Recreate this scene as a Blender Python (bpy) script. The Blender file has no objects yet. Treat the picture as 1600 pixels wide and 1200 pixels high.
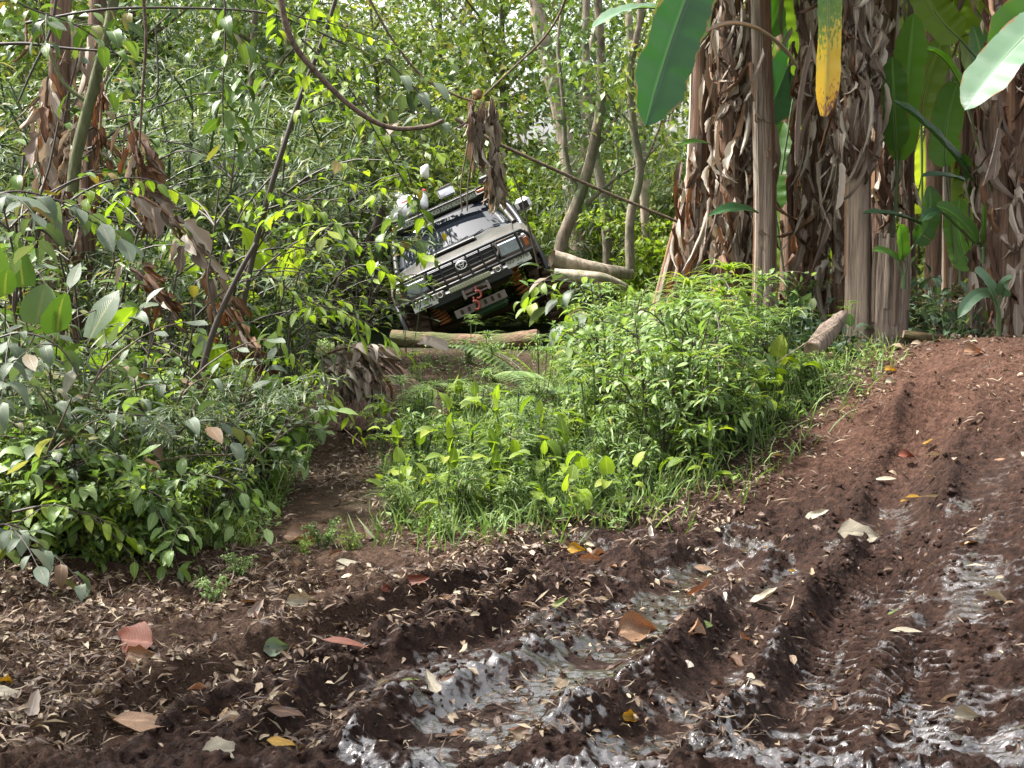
import bpy, math, random
import numpy as np
from mathutils import Vector, Matrix

R = math.radians
rng = np.random.default_rng(11)
random.seed(5)
S = bpy.context.scene
COL = S.collection

# ------------------------------------------------------------ camera, world, sun, exposure
F_PX, PXC, PYC, PITCH, EYE = 2200.0, 800.0, 600.0, math.atan(290 / 2200), 1.6
cam_d = bpy.data.cameras.new('camera')
cam_d.sensor_width = 36
cam_d.lens = F_PX / 1600 * 36
cam_d.clip_start, cam_d.clip_end = 0.1, 600
cam = bpy.data.objects.new('camera', cam_d)
COL.objects.link(cam)
cam.location = (0, 0, EYE)
cam.rotation_euler = (math.pi / 2 - PITCH, 0, 0)
S.camera = cam

SUN_EL, SUN_AZ = R(54), R(-78)       # azimuth from +Y towards +X
w = bpy.data.worlds.new('World')
S.world = w
w.use_nodes = True
wt = w.node_tree
wt.nodes.clear()
sky = wt.nodes.new('ShaderNodeTexSky')
sky.sky_type = 'NISHITA'
sky.sun_disc = False
sky.sun_elevation = SUN_EL
sky.sun_rotation = SUN_AZ
sky.dust_density = 5.0
sky.air_density = 1.2
hs = wt.nodes.new('ShaderNodeHueSaturation')
hs.inputs['Saturation'].default_value = 0.25
bg = wt.nodes.new('ShaderNodeBackground')
bg.inputs[1].default_value = 0.15
wo = wt.nodes.new('ShaderNodeOutputWorld')
wt.links.new(sky.outputs[0], hs.inputs['Color'])
wt.links.new(hs.outputs[0], bg.inputs[0])
wt.links.new(bg.outputs[0], wo.inputs[0])
sd = bpy.data.lights.new('sun', 'SUN')
sd.energy = 3.9
sd.angle = R(4)
sd.color = (1.0, 0.965, 0.92)
sun = bpy.data.objects.new('sun', sd)
COL.objects.link(sun)
sv = Vector((math.sin(SUN_AZ) * math.cos(SUN_EL), math.cos(SUN_AZ) * math.cos(SUN_EL), math.sin(SUN_EL)))
sun.rotation_euler = sv.to_track_quat('Z', 'Y').to_euler()
sun.location = sv * 30
S.view_settings.view_transform = 'Standard'
S.view_settings.look = 'None'
S.view_settings.gamma = 1
S.view_settings.use_curve_mapping = False
S.view_settings.exposure = 1.92
S.render.engine = 'CYCLES'
cy = S.cycles
cy.max_bounces = 6
cy.diffuse_bounces = 3
cy.glossy_bounces = 2
cy.transmission_bounces = 4
cy.transparent_max_bounces = 8
cy.caustics_reflective = cy.caustics_refractive = False
cy.sample_clamp_indirect = 4
cy.use_denoising = True

# ------------------------------------------------------------ noise
_P = np.random.default_rng(3).permutation(1024)
_V = np.random.default_rng(4).random(1024)


def vn(x, y, seed=0):
    xi = np.floor(x).astype(np.int64); yi = np.floor(y).astype(np.int64)
    fx = x - xi; fy = y - yi
    fx = fx * fx * (3 - 2 * fx); fy = fy * fy * (3 - 2 * fy)
    def h(a, b):
        return _V[_P[(_P[(a + seed * 37) & 1023] + b) & 1023]]
    a = h(xi, yi); b = h(xi + 1, yi); c = h(xi, yi + 1); d = h(xi + 1, yi + 1)
    return (a + (b - a) * fx) * (1 - fy) + (c + (d - c) * fx) * fy


def fbm(x, y, f, o=4, seed=0, ridged=False):
    s = 0; a = 1; t = 0
    for i in range(o):
        ca, sa = math.cos(i * .9 + .3), math.sin(i * .9 + .3)
        n = vn((x * ca - y * sa) * f + 17 * i, (x * sa + y * ca) * f - 9 * i, seed + i)
        if ridged:
            n = 1 - abs(2 * n - 1)
        s = s + a * n; t += a; a *= .5; f *= 2.03
    return s / t


def sm(a, b, x):
    t = np.clip((x - a) / (b - a), 0, 1)
    return t * t * (3 - 2 * t)


# ------------------------------------------------------------ terrain shape
def base_h(x, y):
    x = np.asarray(x, float); y = np.asarray(y, float)
    xb = 0.95 + (y - 8) * .28
    wq = sm(-.9, .9, x - xb)
    z = wq * (.50 * sm(5.8, 10.1, y) + .16 * sm(10, 12.5, y))
    z = z + .38 * sm(.95, 2.3, x - .22 * (y - 5)) * sm(4.2, 6.6, y) * (1 - sm(8.0, 10.8, y))
    z = z + .10 * sm(-1.4, -2.6, x) * sm(5, 6.5, y)                    # left bank
    z = z + .10 * np.exp(-((x + .1) / .8) ** 2 - ((y - 8.2) / 1.4) ** 2)
    z = z - .10 * np.exp(-((x + 1.05) / .35) ** 2 - ((y - 9.2) / 1.2) ** 2)
    z = z + .10 * np.exp(-((x + .9) / 1.5) ** 2 - ((y - 13.6) / 1.2) ** 2)
    z = z - (.42 - .16 * sm(-1.8, 1.0, x)) * sm(15.2, 16.0, y) * (1 - sm(21, 23, y)) * (1 - sm(.6, 1.8, x)) * sm(-4.5, -3, x)
    z = z + 1.6 * sm(22, 46, y) + 3.2 * sm(44, 90, y)
    return z


def ray(px, py):
    v = Vector(((px - PXC) / F_PX, 1, (PYC - py) / F_PX))
    c, s = math.cos(PITCH), math.sin(PITCH)
    return Vector((v.x, c + v.z * s, -s + v.z * c))


def P(px, py, y):
    """the place in the world at depth y that the photo shows at px, py"""
    d = ray(px, py)
    return Vector((0, 0, EYE)) + d * (y / d.y)


def G(px, py):
    """the ground the photo shows at px, py"""
    d = ray(px, py)
    t0, t1 = 3.0, 60.0
    ts = np.geomspace(t0, t1, 500)
    X = d.x * ts; Y = d.y * ts; Z = EYE + d.z * ts
    hit = np.nonzero(Z < base_h(X, Y))[0]
    t = ts[hit[0]] if len(hit) else 40
    return Vector((d.x * t, d.y * t, float(base_h(d.x * t, d.y * t))))


def pathpts(pp):
    return np.array([tuple(G(*p))[:2] for p in pp])


def pdist(x, y, pts):
    """signed distance to and length along a path"""
    best = np.full(x.shape, 9.0); sg = np.zeros(x.shape); al = np.zeros(x.shape); acc = 0
    for a, b in zip(pts[:-1], pts[1:]):
        d = b - a; L = math.hypot(*d); d = d / L
        rx = x - a[0]; ry = y - a[1]
        t = np.clip(rx * d[0] + ry * d[1], 0, L)
        dx = rx - t * d[0]; dy = ry - t * d[1]
        r = np.hypot(dx, dy); m = r < best
        best = np.where(m, r, best)
        sg = np.where(m, np.sign(d[0] * ry - d[1] * rx), sg)
        al = np.where(m, acc + t, al)
        acc += L
    return best, sg, al, acc


def smoothpath(pts, n=8):
    out = []
    P_ = [pts[0]] + list(pts) + [pts[-1]]
    for i in range(1, len(P_) - 2):
        for k in range(n):
            t = k / n
            a, b, c, d = P_[i - 1], P_[i], P_[i + 1], P_[i + 2]
            out.append(.5 * ((2 * b) + (c - a) * t + (2 * a - 5 * b + 4 * c - d) * t * t + (3 * b - a - 3 * c + d) * t ** 3))
    out.append(P_[-1])
    return np.array(out)


#        photo path                                                        width depth berm tread wet
RUTS = [([(1468, 625), (1440, 700), (1410, 770), (1405, 830), (1385, 900), (1335, 965), (1300, 1040), (1262, 1120), (1230, 1199)], .14, .055, .03, .017, .55),
        ([(1500, 800), (1425, 880), (1420, 940), (1425, 1000), (1435, 1050), (1395, 1110), (1330, 1199)], .13, .030, .012, .017, .6),
        ([(1590, 690), (1540, 820), (1500, 930), (1490, 1050), (1500, 1199)], .17, .02, .01, .009, .4),
        ([(1290, 860), (1215, 915), (1150, 1000), (1105, 1060), (1030, 1130), (930, 1199)], .13, .065, .035, .0, .35),
        ([(1180, 860), (1060, 925), (960, 985), (890, 1040), (760, 1100), (640, 1199)], .23, .065, .04, .0, 1.0),
        ([(960, 920), (850, 965), (700, 1030), (560, 1090), (430, 1199)], .12, .05, .04, .0, .5),
        ([(870, 880), (640, 960), (430, 1030), (250, 1110), (120, 1199)], .11, .05, .045, .0, .15)]
RUTS = [(smoothpath(pathpts(p)), *r) for p, *r in RUTS]
RIDGE = smoothpath(pathpts([(1448, 622), (1420, 650), (1395, 680), (1365, 715)]))


EDGE = pathpts([(935, 862), (1000, 830), (1090, 790), (1150, 740), (1215, 690), (1300, 640), (1345, 600), (1330, 560), (1290, 530)])
EDGE = EDGE[np.argsort(EDGE[:, 1])]


def ground_h(x, y, detail=True):
    x = np.asarray(x, float); y = np.asarray(y, float)
    z = base_h(x, y)
    zone = sm(.2, -.25, y - (6.55 + .35 * np.sin(x * 2.1)))                      # churned mud in front
    ramp = sm(-.2, .35, x - (.75 + (y - 7) * .75)) * (1 - sm(10.0, 10.8, y))      # the track going up on the right
    mud = np.clip(zone + ramp, 0, 1)
    wet = np.zeros(x.shape); groove = np.zeros(x.shape)
    for pts, wd, dp, bm, tr, wt_ in RUTS:
        wob = 1 + .22 * (fbm(x, y, 2.5, 2, 21) - .5) * 2
        r, sg, al, tot = pdist(x, y, pts)
        q = r / (wd * wob)
        ends = sm(0, .25, al) * sm(0, .2, tot - al) if tot > 0 else 1
        ins = np.exp(-q ** 4)
        z = z - dp * ins * ends + bm * np.exp(-((q - 1.45) / .42) ** 2) * ends * (.4 + 1.2 * fbm(x, y, 7, 3, 31))
        if tr:
            lug = np.sin(2 * math.pi * (al / .060 + .35 * np.abs(q) + .5 * (sg > 0))) 
            lug = np.clip(lug * 1.8, -1, 1)
            patch = .25 + .75 * sm(.35, .55, fbm(x, y, 1.8, 2, 47))
            z = z + tr * lug * ins * sm(1.0, .8, q) * ends * patch * (q > .12)
        groove = np.maximum(groove, ins * ends)
        wet = np.maximum(wet, wt_ * np.exp(-(q / 1.35) ** 4))
    r, sg, al, tot = pdist(x, y, RIDGE)
    s2 = r * sg
    e = sm(-.02, .08, al) * sm(-.02, .1, tot - al)
    z = z + .17 * e * np.where(s2 > 0, np.exp(-(s2 / .22) ** 2), np.exp(-(s2 / .05) ** 2))
    smooth_flap = e * (s2 > 0) * np.exp(-(s2 / .3) ** 2)
    clod = fbm(x, y, 7, 3, 5, True) - .5
    c2 = fbm(x, y, 22, 3, 9, True) - .5
    big = fbm(x, y, 1.6, 3, 15) - .5
    calm = (1 - .93 * groove) * (1 - .9 * smooth_flap)
    rough = mud * calm * (1 - .55 * ramp * sm(6.5, 8, y))
    z = z + big * .09 * mud * (1 - .6 * ramp) + clod * .095 * rough + c2 * .040 * (rough * .9 + .10)
    z = z + (fbm(x, y, 45, 2, 12) - .5) * .014 * mud * (1 - .5 * groove)
    if not detail:
        return z
    wet = np.maximum(wet, zone * .55 * sm(.45, .62, fbm(x, y, 1.1, 3, 70)) * sm(-1.6, -.2, x))
    wet = np.maximum(wet, .75 * sm(4.9, 4.1, y) * sm(-1.0, .2, x))
    low = sm(.62, .45, fbm(x, y, 9, 3, 33))
    wet = np.clip(wet * 1.2, 0, 1) * (.35 + .65 * low)
    dry = ramp * sm(6.3, 8.2, y) + .8 * sm(10, 10.5, y) * sm(1, 2, x) * (1 - sm(12, 13, y))
    slope = np.hypot(*[np.gradient(z, axis=i_) for i_ in (0, 1)]) / .012 if z.ndim == 2 else 0
    wet = wet * (1 - .75 * sm(.35, 1.1, slope))
    wet = wet * (1 - .85 * np.clip(dry, 0, 1)) * (1 - .7 * sm(-.2, -1.3, x))
    lit = (1 - np.clip(mud + dry, 0, 1)) + sm(0, .25, .3 - (x + .25) - (6.2 - y) * .5) * .6
    return z, wet, np.clip(dry, 0, 1), np.clip(lit, 0, 1), groove


def gz(x, y):
    return float(ground_h(np.array([x]), np.array([y]), False)[0])


# ------------------------------------------------------------ object helpers
KIDS = {}


def reg(o, parent):
    COL.objects.link(o)
    if parent is not None:
        o.parent = parent
        KIDS.setdefault(parent.name, []).append(o)
    return o


def tag(o, label=None, cat=None, group=None, kind=None):
    if label: o['label'] = label
    if cat: o['category'] = cat
    if group: o['group'] = group
    if kind: o['kind'] = kind
    return o


def empty(name, loc=(0, 0, 0), label=None, cat=None, group=None, rz=0):
    o = bpy.data.objects.new(name, None)
    o.empty_display_size = .1
    o.location = loc
    o.rotation_euler = (0, 0, rz)
    reg(o, None)
    return tag(o, label, cat, group)


def inst(name, me, parent=None, M=None, loc=None):
    o = bpy.data.objects.new(name, me)
    reg(o, parent)
    if M is not None: o.matrix_basis = M
    if loc is not None: o.location = loc
    return o


def dup(o, parent=None):
    c = o.copy()
    reg(c, parent)
    if parent is None: c.parent = None
    for ch in KIDS.get(o.name, []):
        dup(ch, c)
    return c


def place(proto, flag, loc, rz=0, s=1.0, label=None, group=None, tilt=(0, 0)):
    """first call moves the prototype itself, later calls copy it"""
    if proto.name in flag:
        o = dup(proto)
    else:
        flag.add(proto.name); o = proto
    o.location = loc
    o.rotation_euler = (tilt[0], tilt[1], rz)
    o.scale = (s, s, s)
    if label: o['label'] = label
    if group: o['group'] = group
    return o


class MB:
    def __init__(self):
        self.v = []; self.f = []; self.uv = []; self.m = []; self.n = 0

    def add(self, V, F, uv=None, mat=0):
        V = np.asarray(V, float).reshape(-1, 3); F = np.asarray(F, int)
        self.v.append(V); self.f.append(F + self.n)
        self.uv.append(np.zeros((len(V), 2)) if uv is None else np.asarray(uv, float))
        self.m.append(np.full(len(F), mat)); self.n += len(V)
        return self

    def mesh(self, name, mats, smooth=True):
        me = bpy.data.meshes.new(name)
        V = np.concatenate(self.v); UV = np.concatenate(self.uv)
        loops = np.concatenate([f.ravel() for f in self.f])
        tot = np.concatenate([np.full(len(f), f.shape[1]) for f in self.f])
        start = np.concatenate([[0], np.cumsum(tot)[:-1]])
        me.vertices.add(len(V)); me.vertices.foreach_set('co', V.ravel())
        me.loops.add(len(loops)); me.loops.foreach_set('vertex_index', loops)
        me.polygons.add(len(tot)); me.polygons.foreach_set('loop_start', start)
        me.polygons.foreach_set('material_index', np.concatenate(self.m))
        me.polygons.foreach_set('use_smooth', np.full(len(tot), smooth))
        ul = me.uv_layers.new(name='UVMap')
        ul.data.foreach_set('uv', UV[loops].ravel())
        me.update(calc_edges=True)
        for m in (mats if isinstance(mats, (list, tuple)) else [mats]):
            me.materials.append(m)
        return me

    def obj(self, name, mats, parent=None, smooth=True, M=None):
        return inst(name, self.mesh(name, mats, smooth), parent, M)


def batch(mb, T, pos, dr, up=None, sc=1.0, roll=None, mat=0):
    """many copies of template T (V,F,UV) with +Y along dr and +Z near up"""
    V, F, UV = T
    pos = np.asarray(pos, float); k = len(pos)
    Y = np.asarray(dr, float); Y = Y / np.linalg.norm(Y, axis=1)[:, None]
    up = np.tile([0, 0, 1.0], (k, 1)) if up is None else np.asarray(up, float)
    X = np.cross(Y, up); nx = np.linalg.norm(X, axis=1)[:, None]
    X = np.where(nx < 1e-4, [1, 0, 0], X / np.maximum(nx, 1e-6))
    Z = np.cross(X, Y)
    if roll is not None:
        c = np.cos(roll)[:, None]; s = np.sin(roll)[:, None]
        X, Z = X * c + Z * s, Z * c - X * s
    sc = np.broadcast_to(np.asarray(sc, float), (k,))
    W = pos[:, None, :] + sc[:, None, None] * (V[None, :, 0:1] * X[:, None] + V[None, :, 1:2] * Y[:, None] + V[None, :, 2:3] * Z[:, None])
    FF = (F[None] + (np.arange(k) * len(V))[:, None, None]).reshape(-1, F.shape[1])
    mb.add(W.reshape(-1, 3), FF, np.tile(UV, (k, 1)), mat)


def frame(pos, dr, up=(0, 0, 1), roll=0, s=1.0):
    Y = Vector(dr).normalized(); X = Y.cross(Vector(up))
    X = Vector((1, 0, 0)) if X.length < 1e-4 else X.normalized()
    Z = X.cross(Y)
    if roll:
        X, Z = X * math.cos(roll) + Z * math.sin(roll), Z * math.cos(roll) - X * math.sin(roll)
    s = (s, s, s) if np.isscalar(s) else s
    M = Matrix.Identity(4)
    for i in range(3):
        M[i][0] = X[i] * s[0]; M[i][1] = Y[i] * s[1]; M[i][2] = Z[i] * s[2]; M[i][3] = pos[i]
    return M


PROF = {'ovate': lambda t: np.sin(np.pi * t ** .72) ** .85,
        'lance': lambda t: np.sin(np.pi * t ** .85) ** .9,
        'heart': lambda t: np.where(t < .3, .72 + .28 * np.sin(t / .3 * np.pi / 2), np.cos((t - .3) / .7 * np.pi / 2) ** .8),
        'blunt': lambda t: np.clip(np.minimum((t + .02) / .10, (1.02 - t) / .16), 0, 1) ** .6,
        'strap': lambda t: np.clip(np.minimum((t + .02) / .14, (1.0 - t) / .2), 0, 1) ** .55,
        'blade': lambda t: np.minimum(1, (t + .3) / .5) * (1 - t) ** .6}


def leafT(L, W, n=4, droop=.5, fold=.25, prof='ovate', wav=0., twist=0., stalk=0., seed=0):
    r = np.random.default_rng(seed)
    t = np.linspace(0, 1, n + 1)
    a = -droop * (t - .25)
    dy = np.cos(a); dz = np.sin(a)
    y = stalk + np.concatenate([[0], np.cumsum((dy[1:] + dy[:-1]) / 2)]) * L / n
    z = np.concatenate([[0], np.cumsum((dz[1:] + dz[:-1]) / 2)]) * L / n
    hw = PROF[prof](t) * W / 2
    V = []; UV = []
    for i in range(n + 1):
        nn = np.array([0, -math.sin(a[i]), math.cos(a[i])])
        tw = twist * (t[i] - .3)
        for s in (-1, 0, 1):
            f = fold + (r.random() - .5) * wav
            side = np.array([s * math.cos(f), 0, 0]) + nn * (abs(s) * math.sin(f))
            side = side * math.cos(tw) + np.array([0, 0, 1]) * s * math.sin(tw)
            V.append(np.array([0, y[i], z[i]]) + side * hw[i])
            UV.append((.5 + .5 * s, t[i]))
    F = []
    for i in range(n):
        for j in (0, 1):
            q = i * 3 + j
            F.append((q, q + 1, q + 4, q + 3))
    V = np.array(V); UV = np.array(UV); F = np.array(F)
    if stalk > 0:
        b = len(V); e = .012 * L
        V = np.vstack([V, [(-e, 0, 0), (e, 0, 0), (e, stalk + L * .05, 0), (-e, stalk + L * .05, 0)]])
        UV = np.vstack([UV, [(.5, 0)] * 4]); F = np.vstack([F, [(b, b + 1, b + 2, b + 3)]])
    return V, F, UV


def crumpleT(L, W, nu=3, nv=5, curl=1.2, noise=.25, seed=0, prof='strap', droop=.6):
    """a dry curled piece of leaf"""
    r = np.random.default_rng(seed)
    V = []; UV = []
    cu = curl * (.6 + .8 * r.random()); ph = r.random() * 6
    for j in range(nv + 1):
        t = j / nv
        hw = float(PROF[prof](np.array(t))) * W / 2 * (1 + (r.random() - .5) * noise * 2)
        cc = cu * (.5 + t) + .6 * math.sin(ph + t * 4)
        yy = L * math.sin(droop * t) / droop; zz = -L * (1 - math.cos(droop * t)) / droop
        for i in range(nu + 1):
            u = i / nu * 2 - 1
            if abs(cc) > .05:
                x = math.sin(u * cc) / cc; z = (1 - math.cos(u * cc)) / cc
            else:
                x, z = u, 0
            V.append((x * hw + (r.random() - .5) * noise * W * .3, yy + (r.random() - .5) * noise * L * .18, zz + z * hw + (r.random() - .5) * noise * W * .45))
            UV.append((i / nu, t))
    F = [(j * (nu + 1) + i, j * (nu + 1) + i + 1, (j + 1) * (nu + 1) + i + 1, (j + 1) * (nu + 1) + i) for j in range(nv) for i in range(nu)]
    return np.array(V), np.array(F), np.array(UV)


def tube(mb, pts, rad, k=6, mat=0, cap=False, flute=0, seed=0, jit=0):
    pts = np.asarray(pts, float); n = len(pts)
    rad = np.broadcast_to(np.asarray(rad, float), (n,))
    T = np.gradient(pts, axis=0); T /= np.maximum(np.linalg.norm(T, axis=1), 1e-9)[:, None]
    ref = np.array([0, 0, 1.]) if abs(T[0][2]) < .9 else np.array([1., 0, 0])
    X = np.cross(T[0], ref); X /= np.linalg.norm(X)
    r = np.random.default_rng(seed)
    prof = 1 + flute * (np.sin(np.arange(k) * 2 * np.pi / k * 5 + seed) * .6 + (r.random(k) - .5))
    V = []; UV = []; ln = 0
    for i in range(n):
        X = X - T[i] * X.dot(T[i]); X /= np.linalg.norm(X); Y = np.cross(T[i], X)
        if i: ln += np.linalg.norm(pts[i] - pts[i - 1])
        for j in range(k):
            a = 2 * math.pi * j / k
            rr = rad[i] * prof[j] * (1 + jit * (r.random() - .5))
            V.append(pts[i] + (X * math.cos(a) + Y * math.sin(a)) * rr)
            UV.append((j / k, ln))
    F = [(i * k + j, i * k + (j + 1) % k, (i + 1) * k + (j + 1) % k, (i + 1) * k + j) for i in range(n - 1) for j in range(k)]
    mb.add(V, F, UV, mat)
    if cap:
        for i, e in ((0, -1), (n - 1, 1)):
            ring = np.array(V[i * k:(i + 1) * k]); c = ring.mean(0)
            Fc = [(j, (j + 1) % k, k) if e > 0 else ((j + 1) % k, j, k) for j in range(k)]
            mb.add(np.vstack([ring, c]), Fc, None, mat)
    return mb


def box(mb, c, s, mat=0, rot=None, bev=0):
    """box of size s about c, chamfered when bev > 0"""
    hx, hy, hz = s[0] / 2, s[1] / 2, s[2] / 2
    if bev <= 0:
        V = np.array([(x * hx, y * hy, z * hz) for z in (-1, 1) for y in (-1, 1) for x in (-1, 1)])
        F = [(0, 2, 3, 1), (4, 5, 7, 6), (0, 1, 5, 4), (2, 6, 7, 3), (0, 4, 6, 2), (1, 3, 7, 5)]
        if rot is not None: V = V @ np.array(rot).T
        return mb.add(V + np.array(c), F, None, mat)
    b = min(bev, hx * .95, hy * .95, hz * .95)
    V = []; idx = {}
    for z in (-1, 1):
        for y in (-1, 1):
            for x in (-1, 1):
                for ax in range(3):
                    p = [x * (hx - b), y * (hy - b), z * (hz - b)]
                    p[ax] = (x, y, z)[ax] * (hx, hy, hz)[ax]
                    idx[(x, y, z, ax)] = len(V); V.append(p)
    F = []
    for ax in range(3):
        o = [i for i in range(3) if i != ax]
        for s_ in (-1, 1):
            q = []
            for a_, b_ in ((-1, -1), (1, -1), (1, 1), (-1, 1)):
                k = [0, 0, 0]; k[ax] = s_; k[o[0]] = a_; k[o[1]] = b_
                q.append(idx[(*k, ax)])
            F.append(q)
        for a_ in (-1, 1):
            for b_ in (-1, 1):
                k1 = [0, 0, 0]; k1[o[0]] = a_; k1[o[1]] = b_; k2 = list(k1); k1[ax] = -1; k2[ax] = 1
                F.append([idx[(*k1, o[0])], idx[(*k2, o[0])], idx[(*k2, o[1])], idx[(*k1, o[1])]])
    T = []
    for z in (-1, 1):
        for y in (-1, 1):
            for x in (-1, 1):
                T.append([idx[(x, y, z, 0)], idx[(x, y, z, 1)], idx[(x, y, z, 2)]])
    V = np.array(V)
    if rot is not None: V = V @ np.array(rot).T
    mb.add(V + np.array(c), F, None, mat)
    mb.v.append(np.zeros((0, 3))); mb.uv.append(np.zeros((0, 2)))
    mb.f.append(np.array(T) + mb.n - 24); mb.m.append(np.full(len(T), mat))
    return mb


def arc(p0, p1, sag=0, n=8, side=(0, 0, 0)):
    p0 = np.array(p0, float); p1 = np.array(p1, float); side = np.array(side, float)
    t = np.linspace(0, 1, n + 1)[:, None]
    return p0 + (p1 - p0) * t + np.array([0, 0, -1.]) * sag * 4 * t * (1 - t) + side * 4 * t * (1 - t)

# ------------------------------------------------------------ materials
class NT:
    def __init__(s, name):
        s.mat = bpy.data.materials.new(name); s.mat.use_nodes = True
        s.t = s.mat.node_tree; s.t.nodes.clear()
        s.out = s.n('ShaderNodeOutputMaterial')

    def n(s, ty, ins=None, **kw):
        nd = s.t.nodes.new(ty)
        for k, v in kw.items(): setattr(nd, k, v)
        for k, v in (ins or {}).items():
            sk = nd.inputs[k]
            if hasattr(v, 'outputs'): v = v.outputs[0]
            if isinstance(v, bpy.types.NodeSocket): s.t.links.new(v, sk)
            else:
                if isinstance(v, (tuple, list)) and len(v) == 3 and sk.type == 'RGBA': v = (*v, 1)
                sk.default_value = v
        return nd

    def math(s, op, a, b=0., c=0., clamp=False):
        return s.n('ShaderNodeMath', {0: a, 1: b, 2: c}, operation=op, use_clamp=clamp)

    def ramp(s, fac, stops, interp='LINEAR'):
        nd = s.n('ShaderNodeValToRGB', {0: fac})
        cr = nd.color_ramp; cr.interpolation = interp
        while len(cr.elements) < len(stops): cr.elements.new(.5)
        for e, (p, c) in zip(cr.elements, stops):
            e.position = p; e.color = (*c, 1) if len(c) == 3 else c
        return nd

    def mix(s, f, a, b, mode='MIX'):
        nd = s.n('ShaderNodeMix', data_type='RGBA', blend_type=mode)
        for i, v in ((0, f), (6, a), (7, b)):
            if hasattr(v, 'outputs'): v = v.outputs[2] if v.bl_idname == 'ShaderNodeMix' else v.outputs[0]
            if isinstance(v, bpy.types.NodeSocket): s.t.links.new(v, nd.inputs[i])
            else: nd.inputs[i].default_value = v if i == 0 else (*v, 1)
        return nd.outputs[2]

    def noise(s, scale, detail=3., rough=.55, vec=None, dist=0.):
        i = {'Scale': scale, 'Detail': detail, 'Roughness': rough, 'Distortion': dist}
        if vec is not None: i['Vector'] = vec
        return s.n('ShaderNodeTexNoise', i).outputs[0]

    def surf(s, sh):
        s.t.links.new(sh.outputs[0] if hasattr(sh, 'outputs') else sh, s.out.inputs[0])
        return s.mat


def plain(name, col, rough=.5, metal=0., spec=.5, var=.0, vscale=8., bump=0., coat=0.):
    m = NT(name)
    c = col
    tc = m.n('ShaderNodeTexCoord').outputs[3]
    if var:
        c = m.mix(m.noise(vscale, 4, vec=tc), tuple(x * (1 - var) for x in col), tuple(min(1, x * (1 + var)) for x in col))
    i = {'Base Color': c, 'Roughness': rough, 'Metallic': metal, 'Specular IOR Level': spec, 'Coat Weight': coat}
    if bump: i['Normal'] = m.n('ShaderNodeBump', {'Height': m.noise(vscale * 3, 4, vec=tc), 'Strength': bump, 'Distance': .01})
    return m.surf(m.n('ShaderNodeBsdfPrincipled', i))


def leafmat(name, stops, rough=.42, trans=.38, tcol=(1.25, 1.3, .55), vein=.25, veins=9., spots=.0, spec=.36, edge=0., blotch=0., vcol=0.):
    """stops: colours of individual leaves; light passes through the blade"""
    m = NT(name)
    oi = m.n('ShaderNodeObjectInfo').outputs['Random']
    g = m.n('ShaderNodeNewGeometry')
    rn = m.math('FRACT', m.math('ADD', oi, g.outputs['Random Per Island']))
    col = m.ramp(rn, stops).outputs[0]
    uv = m.n('ShaderNodeTexCoord').outputs['UV']
    sp = m.n('ShaderNodeSeparateXYZ', {0: uv})
    du = m.math('ABSOLUTE', m.math('SUBTRACT', sp.outputs[0], .5))
    rib = m.math('SUBTRACT', 1, m.math('MULTIPLY', du, 14.), clamp=True)
    ph = m.math('MULTIPLY', m.math('SUBTRACT', sp.outputs[1], m.math('MULTIPLY', du, .55)), veins * 6.283)
    sv_ = m.math('SINE', ph)
    svp = m.math('POWER', m.math('ABSOLUTE', sv_), 8.)
    obj_n = m.noise(6., 3, vec=m.n('ShaderNodeTexCoord').outputs[3])
    col = m.mix(m.math('MULTIPLY', rib, vein), col, tuple(min(1, x * 2.2 + .05) for x in stops[-1][1][:3]))
    col = m.mix(m.math('MULTIPLY', obj_n, .5), col, m.mix(1., col, (.72, .78, .6), 'MULTIPLY'))
    if vcol:
        col = m.mix(m.math('MULTIPLY', svp, vcol), col, tuple(min(1, x * 1.7 + .02) for x in stops[-1][1][:3]))
    if edge:
        en = m.noise(9., 4, vec=uv)
        ef = m.math('GREATER_THAN', m.math('ADD', m.math('MULTIPLY', du, 2.), m.math('MULTIPLY', m.math('SUBTRACT', en, .5), .55)), 1.03 - edge * .1)
        col = m.mix(ef, col, (.16, .10, .045))
    if blotch:
        b1 = m.noise(3.5, 5, .7, m.n('ShaderNodeTexCoord').outputs[3])
        b2 = m.noise(60., 4, .7, m.n('ShaderNodeTexCoord').outputs[3])
        bf = m.ramp(m.math('ADD', m.math('MULTIPLY', b1, .4), m.math('MULTIPLY', b2, .6)), [(.42, (0, 0, 0)), (.58, (1, 1, 1))]).outputs[0]
        col = m.mix(m.math('MULTIPLY', bf, blotch), col, (.045, .024, .015))
    if spots:
        sn = m.noise(28., 2, vec=uv)
        col = m.mix(m.math('MULTIPLY', m.math('GREATER_THAN', sn, .66), spots), col, (.10, .05, .02))
    hgt = m.math('ADD', m.math('MULTIPLY', rib, -.6), m.math('MULTIPLY', svp, -.25))
    bp = m.n('ShaderNodeBump', {'Height': hgt, 'Strength': .35, 'Distance': .004})
    front = m.n('ShaderNodeBsdfPrincipled', {'Base Color': col, 'Roughness': rough, 'Specular IOR Level': spec, 'Normal': bp})
    tr = m.n('ShaderNodeBsdfTranslucent', {'Color': m.mix(1., col, tcol, 'MULTIPLY')})
    if max(tcol) > 1:
        sc = m.n('ShaderNodeVectorMath', {0: col, 1: tcol}, operation='MULTIPLY')
        m.t.links.new(sc.outputs[0], tr.inputs[0])
    return m.surf(m.n('ShaderNodeMixShader', {0: trans, 1: front, 2: tr}))


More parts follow.
